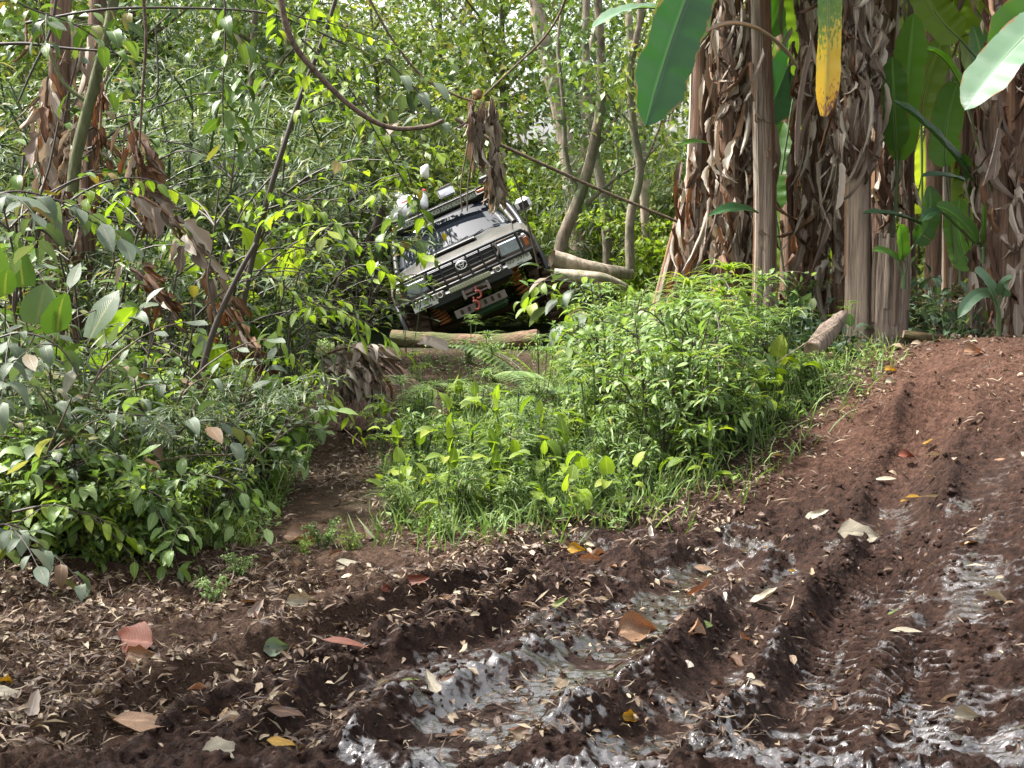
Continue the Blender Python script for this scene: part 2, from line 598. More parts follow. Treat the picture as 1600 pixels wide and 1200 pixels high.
def bark(name, c1, c2, vs=(14, 14, 1.2), rough=.8, bump=.6, moss=None, uvs=False):
    m = NT(name)
    tc = m.n('ShaderNodeTexCoord')
    mp = m.n('ShaderNodeMapping', {0: tc.outputs[3], 3: vs})
    a = m.noise(1., 6, .65, mp, .6)
    b = m.noise(3.2, 5, .7, mp, .2)
    col = m.ramp(m.math('ADD', m.math('MULTIPLY', a, .6), m.math('MULTIPLY', b, .4)), [(.36, tuple(x * .6 for x in c1)), (.47, tuple(x * .6 + y * .4 for x, y in zip(c1, c2))), (.60, c2)]).outputs[0]
    rn = m.n('ShaderNodeObjectInfo').outputs['Random']
    col = m.mix(m.math('MULTIPLY', rn, .45), col, m.mix(1., col, (.62, .5, .42), 'MULTIPLY'))
    if moss:
        col = m.mix(m.math('MULTIPLY', m.ramp(m.noise(2.5, 4, vec=tc.outputs[3]), [(.45, (0, 0, 0)), (.62, (1, 1, 1))]).outputs[0], .8), col, moss)
    bp = m.n('ShaderNodeBump', {'Height': m.math('ADD', a, m.math('MULTIPLY', b, .9)), 'Strength': bump, 'Distance': .02})
    return m.surf(m.n('ShaderNodeBsdfPrincipled', {'Base Color': col, 'Roughness': rough, 'Specular IOR Level': .25, 'Normal': bp}))


def groundmat():
    m = NT('wet_mud')
    at = lambda n: m.n('ShaderNodeAttribute', attribute_name=n).outputs['Fac']
    pos = m.n('ShaderNodeTexCoord').outputs[3]
    n1 = m.noise(3.5, 6, .6, pos)
    n2 = m.noise(26., 6, .65, pos)
    n3 = m.noise(110., 4, .7, pos)
    n4 = m.noise(340., 3, .7, pos)
    mud = m.ramp(n2, [(.3, (.007, .0033, .0021)), (.5, (.023, .0108, .0068)), (.72, (.056, .029, .019))]).outputs[0]
    red = m.ramp(n2, [(.28, (.034, .017, .011)), (.5, (.082, .042, .028)), (.75, (.15, .082, .058))]).outputs[0]
    soil = m.ramp(n3, [(.3, (.030, .017, .011)), (.55, (.085, .052, .034)), (.75, (.17, .115, .075))]).outputs[0]
    fld = m.ramp(n2, [(.3, (.006, .012, .004)), (.7, (.03, .045, .015))]).outputs[0]
    c = m.mix(at('dry'), mud, red)
    c = m.mix(at('litter'), c, soil)
    c = m.mix(at('green'), c, fld)
    c = m.mix(m.math('MULTIPLY', n1, .45), c, m.mix(1., c, (.6, .55, .52), 'MULTIPLY'))
    wet = at('wet')
    wn = m.math('ADD', wet, m.math('MULTIPLY', m.math('SUBTRACT', n2, .56), 1.1), clamp=True)
    c = m.mix(m.math('MULTIPLY', wn, .45), c, m.mix(1., c, (.5, .48, .48), 'MULTIPLY'))
    wn = m.n('ShaderNodeMapRange', {0: wn, 1: .31, 2: .72, 3: 0., 4: 1.}, interpolation_type='SMOOTHSTEP').outputs[0]
    ro = m.n('ShaderNodeMapRange', {0: wn, 1: 0., 2: 1., 3: .68, 4: .10})
    ro2 = m.math('ADD', ro, m.math('MULTIPLY', m.math('ADD', at('dry'), at('litter')), .22), clamp=True)
    h = m.math('ADD', m.math('MULTIPLY', n2, .8), m.math('ADD', m.math('MULTIPLY', n3, .5), m.math('MULTIPLY', n4, .16)))
    cl = m.n('ShaderNodeTexVoronoi', {'Vector': pos, 'Scale': 55.}).outputs[0]
    h = m.math('ADD', h, m.math('MULTIPLY', cl, .35))
    st = m.n('ShaderNodeMapRange', {0: m.math('ADD', wet, m.math('MULTIPLY', at('groove'), .5)), 1: 0., 2: 1.3, 3: 1., 4: .40})
    bp = m.n('ShaderNodeBump', {'Height': h, 'Strength': st, 'Distance': .03})
    p = m.n('ShaderNodeBsdfPrincipled', {'Base Color': c, 'Roughness': ro2, 'Specular IOR Level': m.n('ShaderNodeMapRange', {0: wn, 1: 0., 2: 1., 3: .11, 4: .85}), 'Normal': bp, 'Coat IOR': 1.7, 'Coat Weight': m.math('MULTIPLY', wn, .85), 'Coat Roughness': .12})
    return m.surf(p)


M = {}
M['ground'] = groundmat()
g = lambda *c: c
# individual leaf colours: dark -> mid -> pale / yellow
M['leaf_shrub'] = leafmat('shrub_leaf', [(0, g(.024, .050, .011)), (.3, g(.048, .092, .018)), (.6, g(.075, .135, .025)), (.85, g(.12, .18, .05)), (.97, g(.15, .11, .03))], rough=.36, trans=.34, spots=.4)
M['leaf_grey'] = leafmat('dusty_shrub_leaf', [(0, g(.055, .082, .050)), (.5, g(.10, .13, .085)), (.85, g(.14, .17, .12)), (.95, g(.17, .13, .08)), (1, g(.12, .06, .03))], rough=.5, trans=.26, tcol=(1.1, 1.3, .5), spots=.7)
M['leaf_lime'] = leafmat('lime_leaf', [(0, g(.08, .135, .016)), (.4, g(.14, .205, .022)), (.8, g(.20, .27, .03)), (1, g(.25, .28, .04))], rough=.45, trans=.46, tcol=(1.3, 1.4, .5))
M['leaf_herb'] = leafmat('herb_leaf', [(0, g(.055, .105, .026)), (.35, g(.11, .185, .045)), (.7, g(.165, .25, .065)), (.93, g(.25, .33, .14)), (1, g(.24, .22, .09))], rough=.34, trans=.36, tcol=(1.25, 1.3, .6))
M['leaf_cover'] = leafmat('ground_cover_leaf', [(0, g(.030, .060, .034)), (.5, g(.055, .095, .055)), (.9, g(.09, .13, .085)), (1, g(.16, .19, .07))], rough=.5, trans=.25)
M['leaf_far'] = leafmat('forest_leaf', [(0, g(.055, .090, .022)), (.35, g(.10, .150, .038)), (.7, g(.165, .215, .056)), (.92, g(.24, .27, .075)), (1, g(.24, .19, .06))], rough=.35, trans=.40, tcol=(1.25, 1.3, .5))
M['leaf_fard'] = leafmat('dark_forest_leaf', [(0, g(.035, .064, .022)), (.5, g(.07, .115, .038)), (1, g(.13, .175, .06))], rough=.3, trans=.30, tcol=(1.2, 1.3, .5))
M['leaf_bamboo'] = leafmat('bamboo_leaf', [(0, g(.045, .075, .035)), (.5, g(.085, .125, .055)), (.9, g(.15, .18, .095)), (1, g(.25, .21, .13))], rough=.35, trans=.36, tcol=(1.2, 1.25, .6))
M['leaf_banana'] = leafmat('banana_leaf', [(0, g(.04, .10, .018)), (.5, g(.06, .14, .022)), (1, g(.09, .18, .028))], rough=.33, trans=.45, tcol=(1.3, 1.5, .4), vein=.6, veins=46., edge=.6, vcol=.3)
M['leaf_banana_dark'] = leafmat('dark_banana_leaf', [(0, g(.018, .055, .022)), (1, g(.028, .078, .028))], rough=.38, trans=.3, tcol=(1.0, 1.5, .5), vein=.5, veins=46., edge=.6, vcol=.3)
M['leaf_banana_pale'] = leafmat('pale_banana_leaf', [(0, g(.07, .13, .08)), (1, g(.10, .17, .10))], rough=.36, trans=.3, vein=.4, veins=46., edge=.5, vcol=.3)
M['dry'] = leafmat('dry_leaf', [(0, g(.09, .058, .044)), (.35, g(.20, .15, .125)), (.7, g(.32, .26, .22)), (1, g(.45, .39, .34))], rough=.6, trans=.14, tcol=(1.2, .9, .6), vein=.2, veins=20., spec=.3)
M['dry_brown'] = leafmat('brown_dry_leaf', [(0, g(.06, .030, .018)), (.5, g(.13, .065, .036)), (1, g(.22, .12, .065))], rough=.6, trans=.16, tcol=(1.3, .8, .45), vein=.2, veins=20., spec=.3)
M['fallen'] = leafmat('fallen_leaf', [(0, g(.04, .02, .014)), (.25, g(.08, .042, .026)), (.5, g(.14, .085, .055)), (.75, g(.22, .16, .11)), (.9, g(.34, .28, .20)), (1, g(.26, .12, .03))], rough=.5, trans=.14, tcol=(1.3, .9, .5), veins=8., spec=.3, blotch=.6)
M['straw'] = leafmat('straw', [(0, g(.03, .016, .011)), (.35, g(.07, .038, .025)), (.65, g(.13, .080, .052)), (.87, g(.21, .15, .10)), (1, g(.38, .31, .22))], rough=.55, trans=.1, tcol=(1.2, 1., .6), spec=.35)
M['rust'] = leafmat('rust_leaf', [(0, g(.11, .022, .007)), (1, g(.12, .026, .008))], rough=.6, trans=.08, tcol=(1.4, .6, .4), veins=7., vein=.5, blotch=.55, vcol=.3)
M['tan'] = leafmat('tan_leaf', [(0, g(.17, .085, .045)), (1, g(.22, .13, .075))], rough=.5, trans=.2, tcol=(1.3, .8, .5), veins=7., vein=.5, blotch=.6, vcol=.3)
M['cream'] = leafmat('cream_leaf', [(0, g(.26, .22, .16)), (1, g(.34, .30, .23))], rough=.5, trans=.15, tcol=(1.2, 1., .7), veins=8., vein=.4, blotch=.5, vcol=.3)
M['yellow'] = leafmat('yellow_leaf', [(0, g(.28, .15, .015)), (1, g(.36, .21, .02))], rough=.45, trans=.3, tcol=(1.3, 1.1, .4), veins=8., blotch=.5)
M['greenf'] = leafmat('green_fallen_leaf', [(0, g(.09, .13, .03)), (1, g(.13, .17, .04))], rough=.4, trans=.2, blotch=.4)
M['stem_green'] = plain('green_stem', (.045, .075, .02), .5, var=.3)
M['stem_dark'] = plain('dark_stem', (.035, .024, .016), .6, var=.35)
M['stem_brown'] = plain('brown_twig', (.09, .058, .038), .65, var=.35)
M['vine'] = bark('vine_bark', (.04, .026, .018), (.15, .105, .075), (30, 30, 30), bump=.3)
M['bark_grey'] = bark('grey_bark', (.075, .062, .045), (.24, .205, .155), (9, 9, 3), moss=(.05, .07, .03))
M['bark_pale'] = bark('pale_bark', (.16, .12, .085), (.48, .39, .31), (7, 7, 2.2), moss=(.10, .11, .06))
M['bark_green'] = bark('green_bark', (.04, .05, .022), (.13, .14, .065), (9, 9, 3))
M['pstem'] = bark('banana_stem', (.06, .042, .032), (.28, .215, .17), (34, 34, 1.1), bump=.8)
M['pstem_pale'] = bark('pale_banana_stem', (.13, .098, .075), (.42, .345, .28), (30, 30, 1.0), bump=.7)
M['pstem_brown'] = bark('brown_banana_stem', (.05, .030, .021), (.22, .14, .095), (34, 34, 1.3), bump=.9)
M['log'] = bark('rotten_log', (.05, .028, .018), (.22, .135, .085), (5, 22, 22), bump=1., moss=(.06, .085, .02))
M['cutwood'] = bark('cut_wood', (.10, .066, .044), (.30, .225, .155), (10, 10, 4), bump=.5)
M['fibre'] = plain('root_fibre', (.17, .10, .06), .8, var=.3)


def yellowleaf():
    m = NT('yellowing_banana_leaf')
    uv = m.n('ShaderNodeTexCoord').outputs['UV']
    sp = m.n('ShaderNodeSeparateXYZ', {0: uv})
    nz = m.noise(5., 4, vec=m.n('ShaderNodeMapping', {0: uv, 3: (2., 5., 1.)}))
    f = m.math('ADD', sp.outputs[1], m.math('MULTIPLY', m.math('SUBTRACT', nz, .5), .9))
    f = m.math('ADD', f, m.math('MULTIPLY', sp.outputs[0], -.14))
    c = m.ramp(f, [(.15, (.055, .13, .02)), (.42, (.12, .19, .02)), (.52, (.50, .34, .02)), (.84, (.56, .33, .018)), (.90, (.30, .10, .02)), (.97, (.10, .05, .03))]).outputs[0]
    du = m.math('ABSOLUTE', m.math('SUBTRACT', sp.outputs[0], .5))
    rib = m.math('SUBTRACT', 1, m.math('MULTIPLY', du, 16.), clamp=True)
    c = m.mix(m.math('MULTIPLY', rib, .5), c, (.30, .36, .10))
    bp = m.n('ShaderNodeBump', {'Height': m.noise(40., 3, vec=m.n('ShaderNodeMapping', {0: uv, 3: (.3, 4., 1.)})), 'Strength': .3, 'Distance': .004})
    a = m.n('ShaderNodeBsdfPrincipled', {'Base Color': c, 'Roughness': .42, 'Normal': bp})
    b = m.n('ShaderNodeBsdfTranslucent', {'Color': c})
    return m.surf(m.n('ShaderNodeMixShader', {0: .3, 1: a, 2: b}))


M['leaf_banana_yellow'] = yellowleaf()

# ------------------------------------------------------------ the ground, one sheet
ny, nu = 860, 560
k = np.linspace(0, 1, ny)
yy = 1 / ((1 - k) / 3.45 + k / 62.)
yy = np.concatenate([[-30, -12, -4, 0, 1.6, 2.6, 3.1], yy, [70, 85, 110, 150, 260]])
uu = np.linspace(-.47, .47, nu)
uu = np.concatenate([[-9, -4, -2, -1.2, -.85, -.65, -.55], uu, [.55, .65, .85, 1.2, 2, 4, 9]])
X = uu[None, :] * (np.clip(yy, 3.4, 62)[:, None] + .8)
Y = np.broadcast_to(yy[:, None], X.shape).copy()
Z, wet, dry, lit, grv = ground_h(X, Y)
edge = .75 + .35 * (fbm(X, Y, 1.3, 3, 90) - .5)
green = sm(6.6, 7.4, Y + (edge - .75)) * (1 - dry)
green = green * np.where(Y < 10.6, 1 - sm(-.25, .05, X - np.interp(Y, EDGE[:, 1], EDGE[:, 0])), 1)
green = np.maximum(green, sm(-1.5, -2.2, X) * sm(5.6, 6.3, Y))
path_ = np.exp(-((X + 1.15) / .42) ** 2) * sm(11.5, 9.5, Y) + np.exp(-((X + .8) / 1.5) ** 4 - ((Y - 12.7) / 2.0) ** 4)
green = green * (1 - np.clip(path_, 0, 1)) * (1 - sm(.9, 1.6, X) * sm(9.6, 10, Y) * (1 - sm(14, 16, Y)))
nr, nc = X.shape
V = np.stack([X, Y, Z], -1).reshape(-1, 3)
ii = (np.arange(nr - 1)[:, None] * nc + np.arange(nc - 1)[None]).ravel()
F = np.stack([ii, ii + 1, ii + nc + 1, ii + nc], 1)
mb = MB(); mb.add(V, F, V[:, :2])
ground = mb.obj('ground', M['ground'])
tag(ground, kind='structure')
for n_, a_ in (('wet', wet), ('dry', dry), ('litter', lit), ('green', green), ('groove', grv)):
    at_ = ground.data.attributes.new(n_, 'FLOAT', 'POINT')
    at_.data.foreach_set('value', a_.astype(np.float32).ravel())

# ------------------------------------------------------------ the truck
PAINT = plain('champagne_paint', (.050, .050, .043), .5, metal=.0, spec=.35, var=.14, vscale=3.)
EMBL = plain('silver_badge', (.62, .62, .60), .35, metal=.2)


def dirty(name, col, rough, spec, mud=(.10, .062, .042), z0=1.0, amt=.55):
    m = NT(name); tc = m.n('ShaderNodeTexCoord').outputs[3]
    z = m.n('ShaderNodeSeparateXYZ', {0: tc}).outputs[2]
    n1 = m.noise(9., 6, .7, tc); n2 = m.noise(60., 4, .7, tc)
    low = m.n('ShaderNodeMapRange', {0: z, 1: z0 + .25, 2: z0 - .35, 3: 0., 4: .55})
    f = m.ramp(m.math('ADD', m.math('ADD', m.math('MULTIPLY', n1, .65), m.math('MULTIPLY', n2, .35)), low), [(.50, (0, 0, 0)), (.66, (1, 1, 1))]).outputs[0]
    c = m.mix(m.math('MULTIPLY', f, amt), m.mix(n1, tuple(x * .85 for x in col), tuple(x * 1.15 for x in col)), mud)
    return m.surf(m.n('ShaderNodeBsdfPrincipled', {'Base Color': c, 'Roughness': m.math('ADD', rough, m.math('MULTIPLY', f, .3)), 'Specular IOR Level': spec, 'Normal': m.n('ShaderNodeBump', {'Height': m.math('MULTIPLY', f, n2), 'Strength': .3, 'Distance': .005})}))


PAINT = dirty('champagne_paint', (.052, .052, .044), .46, .4)
BLK = plain('black_powder_coat', (.012, .012, .014), .38, var=.3)
RUB = dirty('tyre_rubber', (.016, .015, .014), .7, .3, (.07, .043, .03), .4, .9)
DK = dirty('dark_underbody', (.014, .012, .011), .6, .3, (.05, .03, .02), 1.0, .8)
ALU = dirty('dusty_aluminium', (.22, .21, .20), .45, .5)
CHR = plain('chrome', (.75, .75, .76), .12, metal=1.)
SILV = plain('mirror_cover', (.5, .5, .49), .3, metal=.3)
ORG = dirty('orange_spring_paint', (.42, .14, .055), .5, .3, z0=.3)
HOOK = plain('red_hook_paint', (.24, .045, .028), .45, var=.2)
AMB = plain('amber_lens', (.34, .085, .02), .25)
WHITE = plain('white_plate', (.50, .50, .47), .4, var=.06)
INK = plain('plate_ink', (.02, .02, .025), .5)
LEDM = plain('led_lens', (.30, .31, .20), .3, var=.1, vscale=40.)
VIS = plain('visor_olive', (.10, .115, .085), .5, var=.15)
VISL = plain('visor_letter', (.42, .45, .33), .5)
NAVY = plain('grille_black', (.010, .010, .018), .25)
BAG = plain('white_plastic_bag', (.80, .80, .82), .3, var=.04, bump=.2)
RED = plain('red_print', (.6, .06, .05), .5)
GREEN = plain('green_mossy_pan', (.03, .07, .03), .6, var=.4)


def glassmat(name, col, rough=.03, alpha=None):
    m = NT(name)
    return m.surf(m.n('ShaderNodeBsdfPrincipled', {'Base Color': col, 'Roughness': rough, 'Specular IOR Level': .5}))


GLASS = glassmat('tinted_windscreen', (.008, .010, .014))


def lensmat(name, col):
    m = NT(name)
    gl = m.n('ShaderNodeBsdfGlossy', {0: (.8, .85, .9), 1: .05})
    tr = m.n('ShaderNodeBsdfTransparent', {0: col})
    fr = m.n('ShaderNodeFresnel', {0: 1.5})
    return m.surf(m.n('ShaderNodeMixShader', {0: m.math('ADD', fr, .12), 1: tr, 2: gl}))


LENS = plain('headlight_glass', (.30, .34, .38), .12, metal=.35, var=.25, vscale=30., coat=.6)

EMB = Vector((0, -.03, 1.08))
truck_w = P(721, 414, 16.3)
TM = Matrix.Translation(truck_w) @ Matrix.Rotation(R(2.2), 4, 'Z') @ Matrix.Rotation(R(-24), 4, 'Y') @ Matrix.Rotation(R(-1.0), 4, 'X') @ Matrix.Translation(-EMB)
truck = empty('off_road_truck', (0, 0, 0), 'champagne off-road pickup with black bull bar tilting sideways in a ditch behind the log', 'truck')
truck.matrix_basis = TM




def loft(mb, secs, mat=0, capends=True, closed=True):
    """secs: list of rings (k,3)"""
    k_ = len(secs[0]); V = np.concatenate(secs)
    F = [(i * k_ + j, (i + 1) * k_ + j, (i + 1) * k_ + (j + 1) % k_, i * k_ + (j + 1) % k_) for i in range(len(secs) - 1) for j in range(k_ if closed else k_ - 1)]
    mb.add(V, F, None, mat)
    if capends:
        for s_, rev in ((secs[0], False), (secs[-1], True)):
            c = np.mean(s_, 0); Vc = np.vstack([s_, c])
            Fc = [(j, (j + 1) % k_, k_) if not rev else ((j + 1) % k_, j, k_) for j in range(k_)]
            mb.add(Vc, Fc, None, mat)


def tp(name, mat, mb, parent=None, smooth=False, label=None, loc=None):
    o = mb.obj(name, mat, truck if parent is None else parent, smooth)
    if label: o['label'] = label
    if loc: o.location = loc
    return o


def textmesh(s, size, ext=.003):
    c = bpy.data.curves.new('t', 'FONT'); c.body = s; c.size = size; c.extrude = ext
    c.align_x = 'CENTER'; c.align_y = 'CENTER'
    o = bpy.data.objects.new('t', c); COL.objects.link(o)
    dg = bpy.context.evaluated_depsgraph_get()
    me = bpy.data.meshes.new_from_object(o.evaluated_get(dg))
    bpy.data.objects.remove(o); bpy.data.curves.remove(c)
    return me


def text(name, s, size, mat, parent, loc, ext=.003, sx=1):
    me = textmesh(s, size, ext); me.name = name; me.materials.clear(); me.materials.append(mat)
    o = inst(name, me, parent)
    o.location = loc; o.rotation_euler = (math.pi / 2, 0, 0); o.scale = (sx, 1, 1)
    return o


# hood: curved sheet with crowned section and shut edge
def sheet(fn, nu_, nv_, th=.012):
    u = np.linspace(0, 1, nu_ + 1); v = np.linspace(0, 1, nv_ + 1)
    P0 = np.array([[fn(a, b) for a in u] for b in v])
    V0 = P0.reshape(-1, 3); V1 = V0 - np.array([0, 0, th])
    n = nu_ + 1; F = []
    for j in range(nv_):
        for i in range(nu_):
            F.append((j * n + i, j * n + i + 1, (j + 1) * n + i + 1, (j + 1) * n + i))
    b0 = len(V0)
    F += [tuple(b0 + q for q in f[::-1]) for f in F]
    ringi = [i for i in range(n)] + [j * n + nu_ for j in range(1, nv_ + 1)] + [nv_ * n + i for i in range(nu_ - 1, -1, -1)] + [j * n for j in range(nv_ - 1, 0, -1)]
    for a, b in zip(ringi, ringi[1:] + ringi[:1]): F.append((a, b, b0 + b, b0 + a))
    m_ = MB(); m_.add(np.vstack([V0, V1]), F); return m_


def hood(u, v):
    x = (u - .5) * 2
    hw = .70 + .06 * v
    cr = .036 * (1 - abs(x) ** 3.2)
    nose = -.075 * (1 - min(1, v / .16)) ** 2
    bulge = .022 * math.exp(-((abs(x) - .62) / .10) ** 2) * min(1, v * 4)
    return (x * hw, .02 + 1.12 * v + .05 * x * x * (1 - v), 1.155 + .115 * v ** .8 + cr + nose + bulge)


hd = tp('hood', PAINT, sheet(hood, 24, 14), smooth=True)
sc_ = MB()
box(sc_, (0, .78, 1.296), (.56, .34, .04), bev=.018)
scoop = tp('scoop', PAINT, sc_, hd)
so = MB(); box(so, (0, .607, 1.298), (.50, .012, .026), bev=.005)
tp('intake_slot', BLK, so, hd)
# fenders and bed sides
for s_ in (-1, 1):
    fb = MB()
    secs = []
    for y_, z0, z1, xo, xi in ((.0, .93, 1.10, .84, .50), (.10, .84, 1.16, .885, .55), (.32, .93, 1.19, .90, .62), (.55, 1.00, 1.205, .905, .64), (.95, 1.00, 1.235, .905, .66), (1.15, .78, 1.26, .90, .68), (1.32, .62, 1.28, .895, .70)):
        r_ = [(s_ * xi, y_, z0), (s_ * xo, y_, z0), (s_ * (xo + .012), y_, (z0 + z1) / 2), (s_ * (xo - .02), y_, z1 - .03), (s_ * (xo - .08), y_, z1), (s_ * xi, y_, z1 - .01)]
        secs.append(np.array(r_ if s_ > 0 else r_[::-1]))
    loft(fb, secs)
    tp('fender', PAINT, fb)
    fl = MB()
    aa = np.linspace(R(5), R(175), 12)
    pts = [(s_ * .90, .72 - .50 * math.cos(a), .58 + .46 * math.sin(a)) for a in aa]
    tube(fl, pts, .035, 8, cap=True)
    tp('fender_flare', BLK, fl, smooth=True)
    db = MB(); box(db, (s_ * .885, 2.0, .95), (.05, 1.3, .62), bev=.02)
    dr_ = tp('door', PAINT, db)
    wb = MB(); box(wb, (s_ * .80, 2.12, 1.50), (.02, 1.2, .36))
    tp('side_window', GLASS, wb, dr_)
    hb = MB(); box(hb, (s_ * .915, 2.45, 1.12), (.02, .12, .03), bev=.006)
    tp('handle', BLK, hb, dr_)
# cab: pillars, roof, windscreen
wsp = lambda u, v: ((u - .5) * 2 * (.76 - .14 * v), 1.13 + .58 * v + .06 * ((u - .5) * 2) ** 2 * .9, 1.285 + .425 * v - .02 * ((u - .5) * 2) ** 2)
ws = sheet(wsp, 16, 8, .008)
wso = tp('windscreen', GLASS, ws, smooth=True)
for s_ in (-1, 1):
    pb = MB(); tube(pb, [(s_ * .79, 1.12, 1.27), (s_ * .735, 1.40, 1.50), (s_ * .66, 1.74, 1.74)], .032, 8, cap=True)
    tp('pillar', PAINT, pb, smooth=True)
rb = MB(); box(rb, (0, 2.32, 1.755), (1.34, 1.26, .09), bev=.04)
tp('roof', PAINT, rb)
bb = MB(); box(bb, (0, 2.98, 1.40), (1.40, .04, .78))
tp('cab_back', PAINT, bb)
dsh = MB(); box(dsh, (0, 1.42, 1.22), (1.5, .5, .12), bev=.03)
tp('dashboard', DK, dsh)
bd = MB(); box(bd, (0, 3.9, .92), (1.70, 1.75, .55), bev=.05)
tp('cargo_bed', PAINT, bd)
# sun visor band over the windscreen, with a line of letters
vb = MB(); box(vb, (0, 1.60, 1.775), (1.02, .05, .082), bev=.01)
vis = tp('sun_visor', VIS, vb)
vt = MB(); box(vt, (0, 1.595, 1.825), (1.06, .09, .014), bev=.004)
tp('visor_lip', ALU, vt, vis)
for s_txt, x_ in (('COO', -.40), ('LCOO', -.235), ('OOO', -.07), ('OOOO', .09), ('OCOO', .255), ('SUAS', .42)):
    text('lettering', s_txt, .078, VISL, vis, (x_, 1.571, 1.775), .002, .78)
    if x_ < .4:
        d_ = MB(); box(d_, (x_ + .0815, 1.571, 1.775), (.012, .008, .074)); tp('visor_divider', BLK, d_, vis)
for s_ in (-1, 1):
    ab = MB(); box(ab, (s_ * .585, 1.64, 1.795), (.13, .05, .045), bev=.012)
    tp('marker_light', AMB, ab)
# front face
gb = MB(); box(gb, (0, .05, 1.065), (.92, .07, .21), bev=.02)
gr = tp('grille', NAVY, gb)
for z_ in (1.03, 1.085, 1.135):
    sb = MB(); box(sb, (0, .008, z_), (.86, .018, .014), bev=.004); tp('slat', BLK if z_ > 1.05 else ALU, sb, gr)
fr_ = MB(); tube(fr_, [(-.44, .0, 1.16), (-.47, -.005, 1.07), (-.40, -.01, .985), (0, -.02, .97), (.40, -.01, .985), (.47, -.005, 1.07), (.44, 0, 1.16)], .016, 8, cap=True)
tp('chrome_surround', ALU, fr_, gr, smooth=True)


def ring(mb, cx, cz, rx, rz, r, y, n=28):
    aa = np.linspace(0, 2 * math.pi, n + 1)
    tube(mb, [(cx + rx * math.cos(a), y, cz + rz * math.sin(a)) for a in aa], r, 6)


eb = MB(); box(eb, (0, -.02, 1.08), (.11, .03, .075), bev=.01, mat=1); ring(eb, 0, 1.08, .066, .048, .0075, -.045); ring(eb, 0, 1.088, .022, .036, .005, -.05, 20); ring(eb, 0, 1.103, .044, .017, .005, -.05, 20)
tp('badge', [EMBL, NAVY], eb, gr, smooth=True)
hl = []
for s_ in (-1, 1):
    # lamp bowl, bulb, glass
    hb_ = MB(); box(hb_, (s_ * .60, .055, 1.045), (.30, .07, .175), bev=.02)
    h_ = tp('headlight', SILV, hb_)
    b_ = MB(); ring(b_, s_ * .60, 1.045, .05, .05, .012, .012, 16); tp('bulb_ring', DK, b_, h_, smooth=True)
    l_ = MB(); box(l_, (s_ * .60, .0, 1.045), (.275, .022, .15), bev=.01); tp('lens', LENS, l_, h_)
    t_ = MB(); box(t_, (s_ * .795, .06, 1.045), (.08, .10, .19), bev=.025); ts_ = tp('turn_signal', SILV, t_)
    t2 = MB(); box(t2, (s_ * .795, .003, 1.03), (.05, .012, .10), bev=.005); tp('amber_lens', AMB, t2, ts_)
    p_ = MB(); box(p_, (s_ * .56, .045, 1.15), (.56, .05, .035), bev=.015); tp('front_panel', PAINT, p_)
    f_ = MB(); box(f_, (s_ * .365, -.06, .865), (.115, .07, .085), bev=.015)
    fo = tp('fog_light', ALU, f_)
    f2 = MB(); ring(f2, s_ * .365, .865, .032, .028, .008, -.098, 16); tp('fog_lens', CHR, f2, fo, smooth=True)
# bumper
bm = MB(); box(bm, (0, .04, .80), (1.02, .20, .15), bev=.03); box(bm, (0, .10, .91), (1.66, .14, .10), bev=.03)
tp('bumper', BLK, bm)
vb2 = MB(); box(vb2, (0, .06, .94), (1.5, .05, .06), bev=.01); tp('valance', PAINT, vb2)
# bull bar
bar = MB()
rr_ = .019
top_ = [(-.84, .16, .93), (-.86, .02, 1.04), (-.80, -.08, 1.15), (-.68, -.11, 1.178), (0, -.15, 1.18), (.68, -.11, 1.178), (.80, -.08, 1.15), (.86, .02, 1.04), (.84, .16, .93)]
tube(bar, smoothpath(np.array(top_), 5), rr_, 8, cap=True)
tube(bar, [(-.87, .05, .925), (-.80, -.09, .925), (0, -.13, .925), (.80, -.09, .925), (.87, .05, .925)], rr_, 8, cap=True)
bbar = tp('bull_bar', BLK, bar, smooth=True)
for x_ in (-.71, -.41, -.245, -.08, .08, .245, .41, .71):
    u_ = MB(); tube(u_, [(x_, -.135 + abs(x_) * .04, .93), (x_ * 1.0, -.145 + abs(x_) * .04, 1.175)], .013 if abs(x_) < .7 else .018, 6)
    tp('upright', BLK, u_, bbar, smooth=True)
# led strip, winch, hooks, skid plate, plates
lb = MB(); box(lb, (.01, -.115, .862), (.52, .05, .062), bev=.01); led = tp('light_bar', LEDM, lb)
for k_ in range(16):
    q = MB(); box(q, (.01 - .24 + k_ * .032, -.142, .862), (.004, .004, .05)); tp('divider', VIS, q, led)
wi = MB(); box(wi, (.04, -.10, .785), (.30, .02, .02), bev=.006); box(wi, (.04, -.10, .72), (.30, .02, .02), bev=.006)
box(wi, (-.11, -.11, .752), (.035, .05, .115), bev=.01); box(wi, (.19, -.11, .752), (.035, .05, .115), bev=.01)
win = tp('winch', ALU, wi)
dd = MB(); tube(dd, [(-.09, -.05, .752), (.17, -.05, .752)], .032, 10, cap=True); tp('cable_drum', DK, dd, win, smooth=True)
for cx_, cz_, a_ in ((.035, .70, 1.), (-.035, .595, 1.15)):
    hk = MB()
    aa = np.linspace(-2.4, 1.9, 12)
    tube(hk, [(cx_ + .038 * a_ * math.cos(a), -.16, cz_ + .045 * a_ * math.sin(a)) for a in aa], .014 * a_, 8, cap=True)
    tube(hk, [(cx_, -.16, cz_ + .04), (cx_ + .012, -.15, cz_ + .10)], .013, 6)
    tp('hook', HOOK, hk, win, smooth=True)
sk = MB(); box(sk, (.02, -.03, .575), (.64, .014, .095), bev=.004)
skp = tp('skid_plate', ALU, sk)
for x_ in (-.235, -.145, -.045, .06, .15, .235):
    q = MB(); box(q, (.02 + x_, -.045, .582), (.034, .012, .055), bev=.006); tp('slot', DK, q, skp)
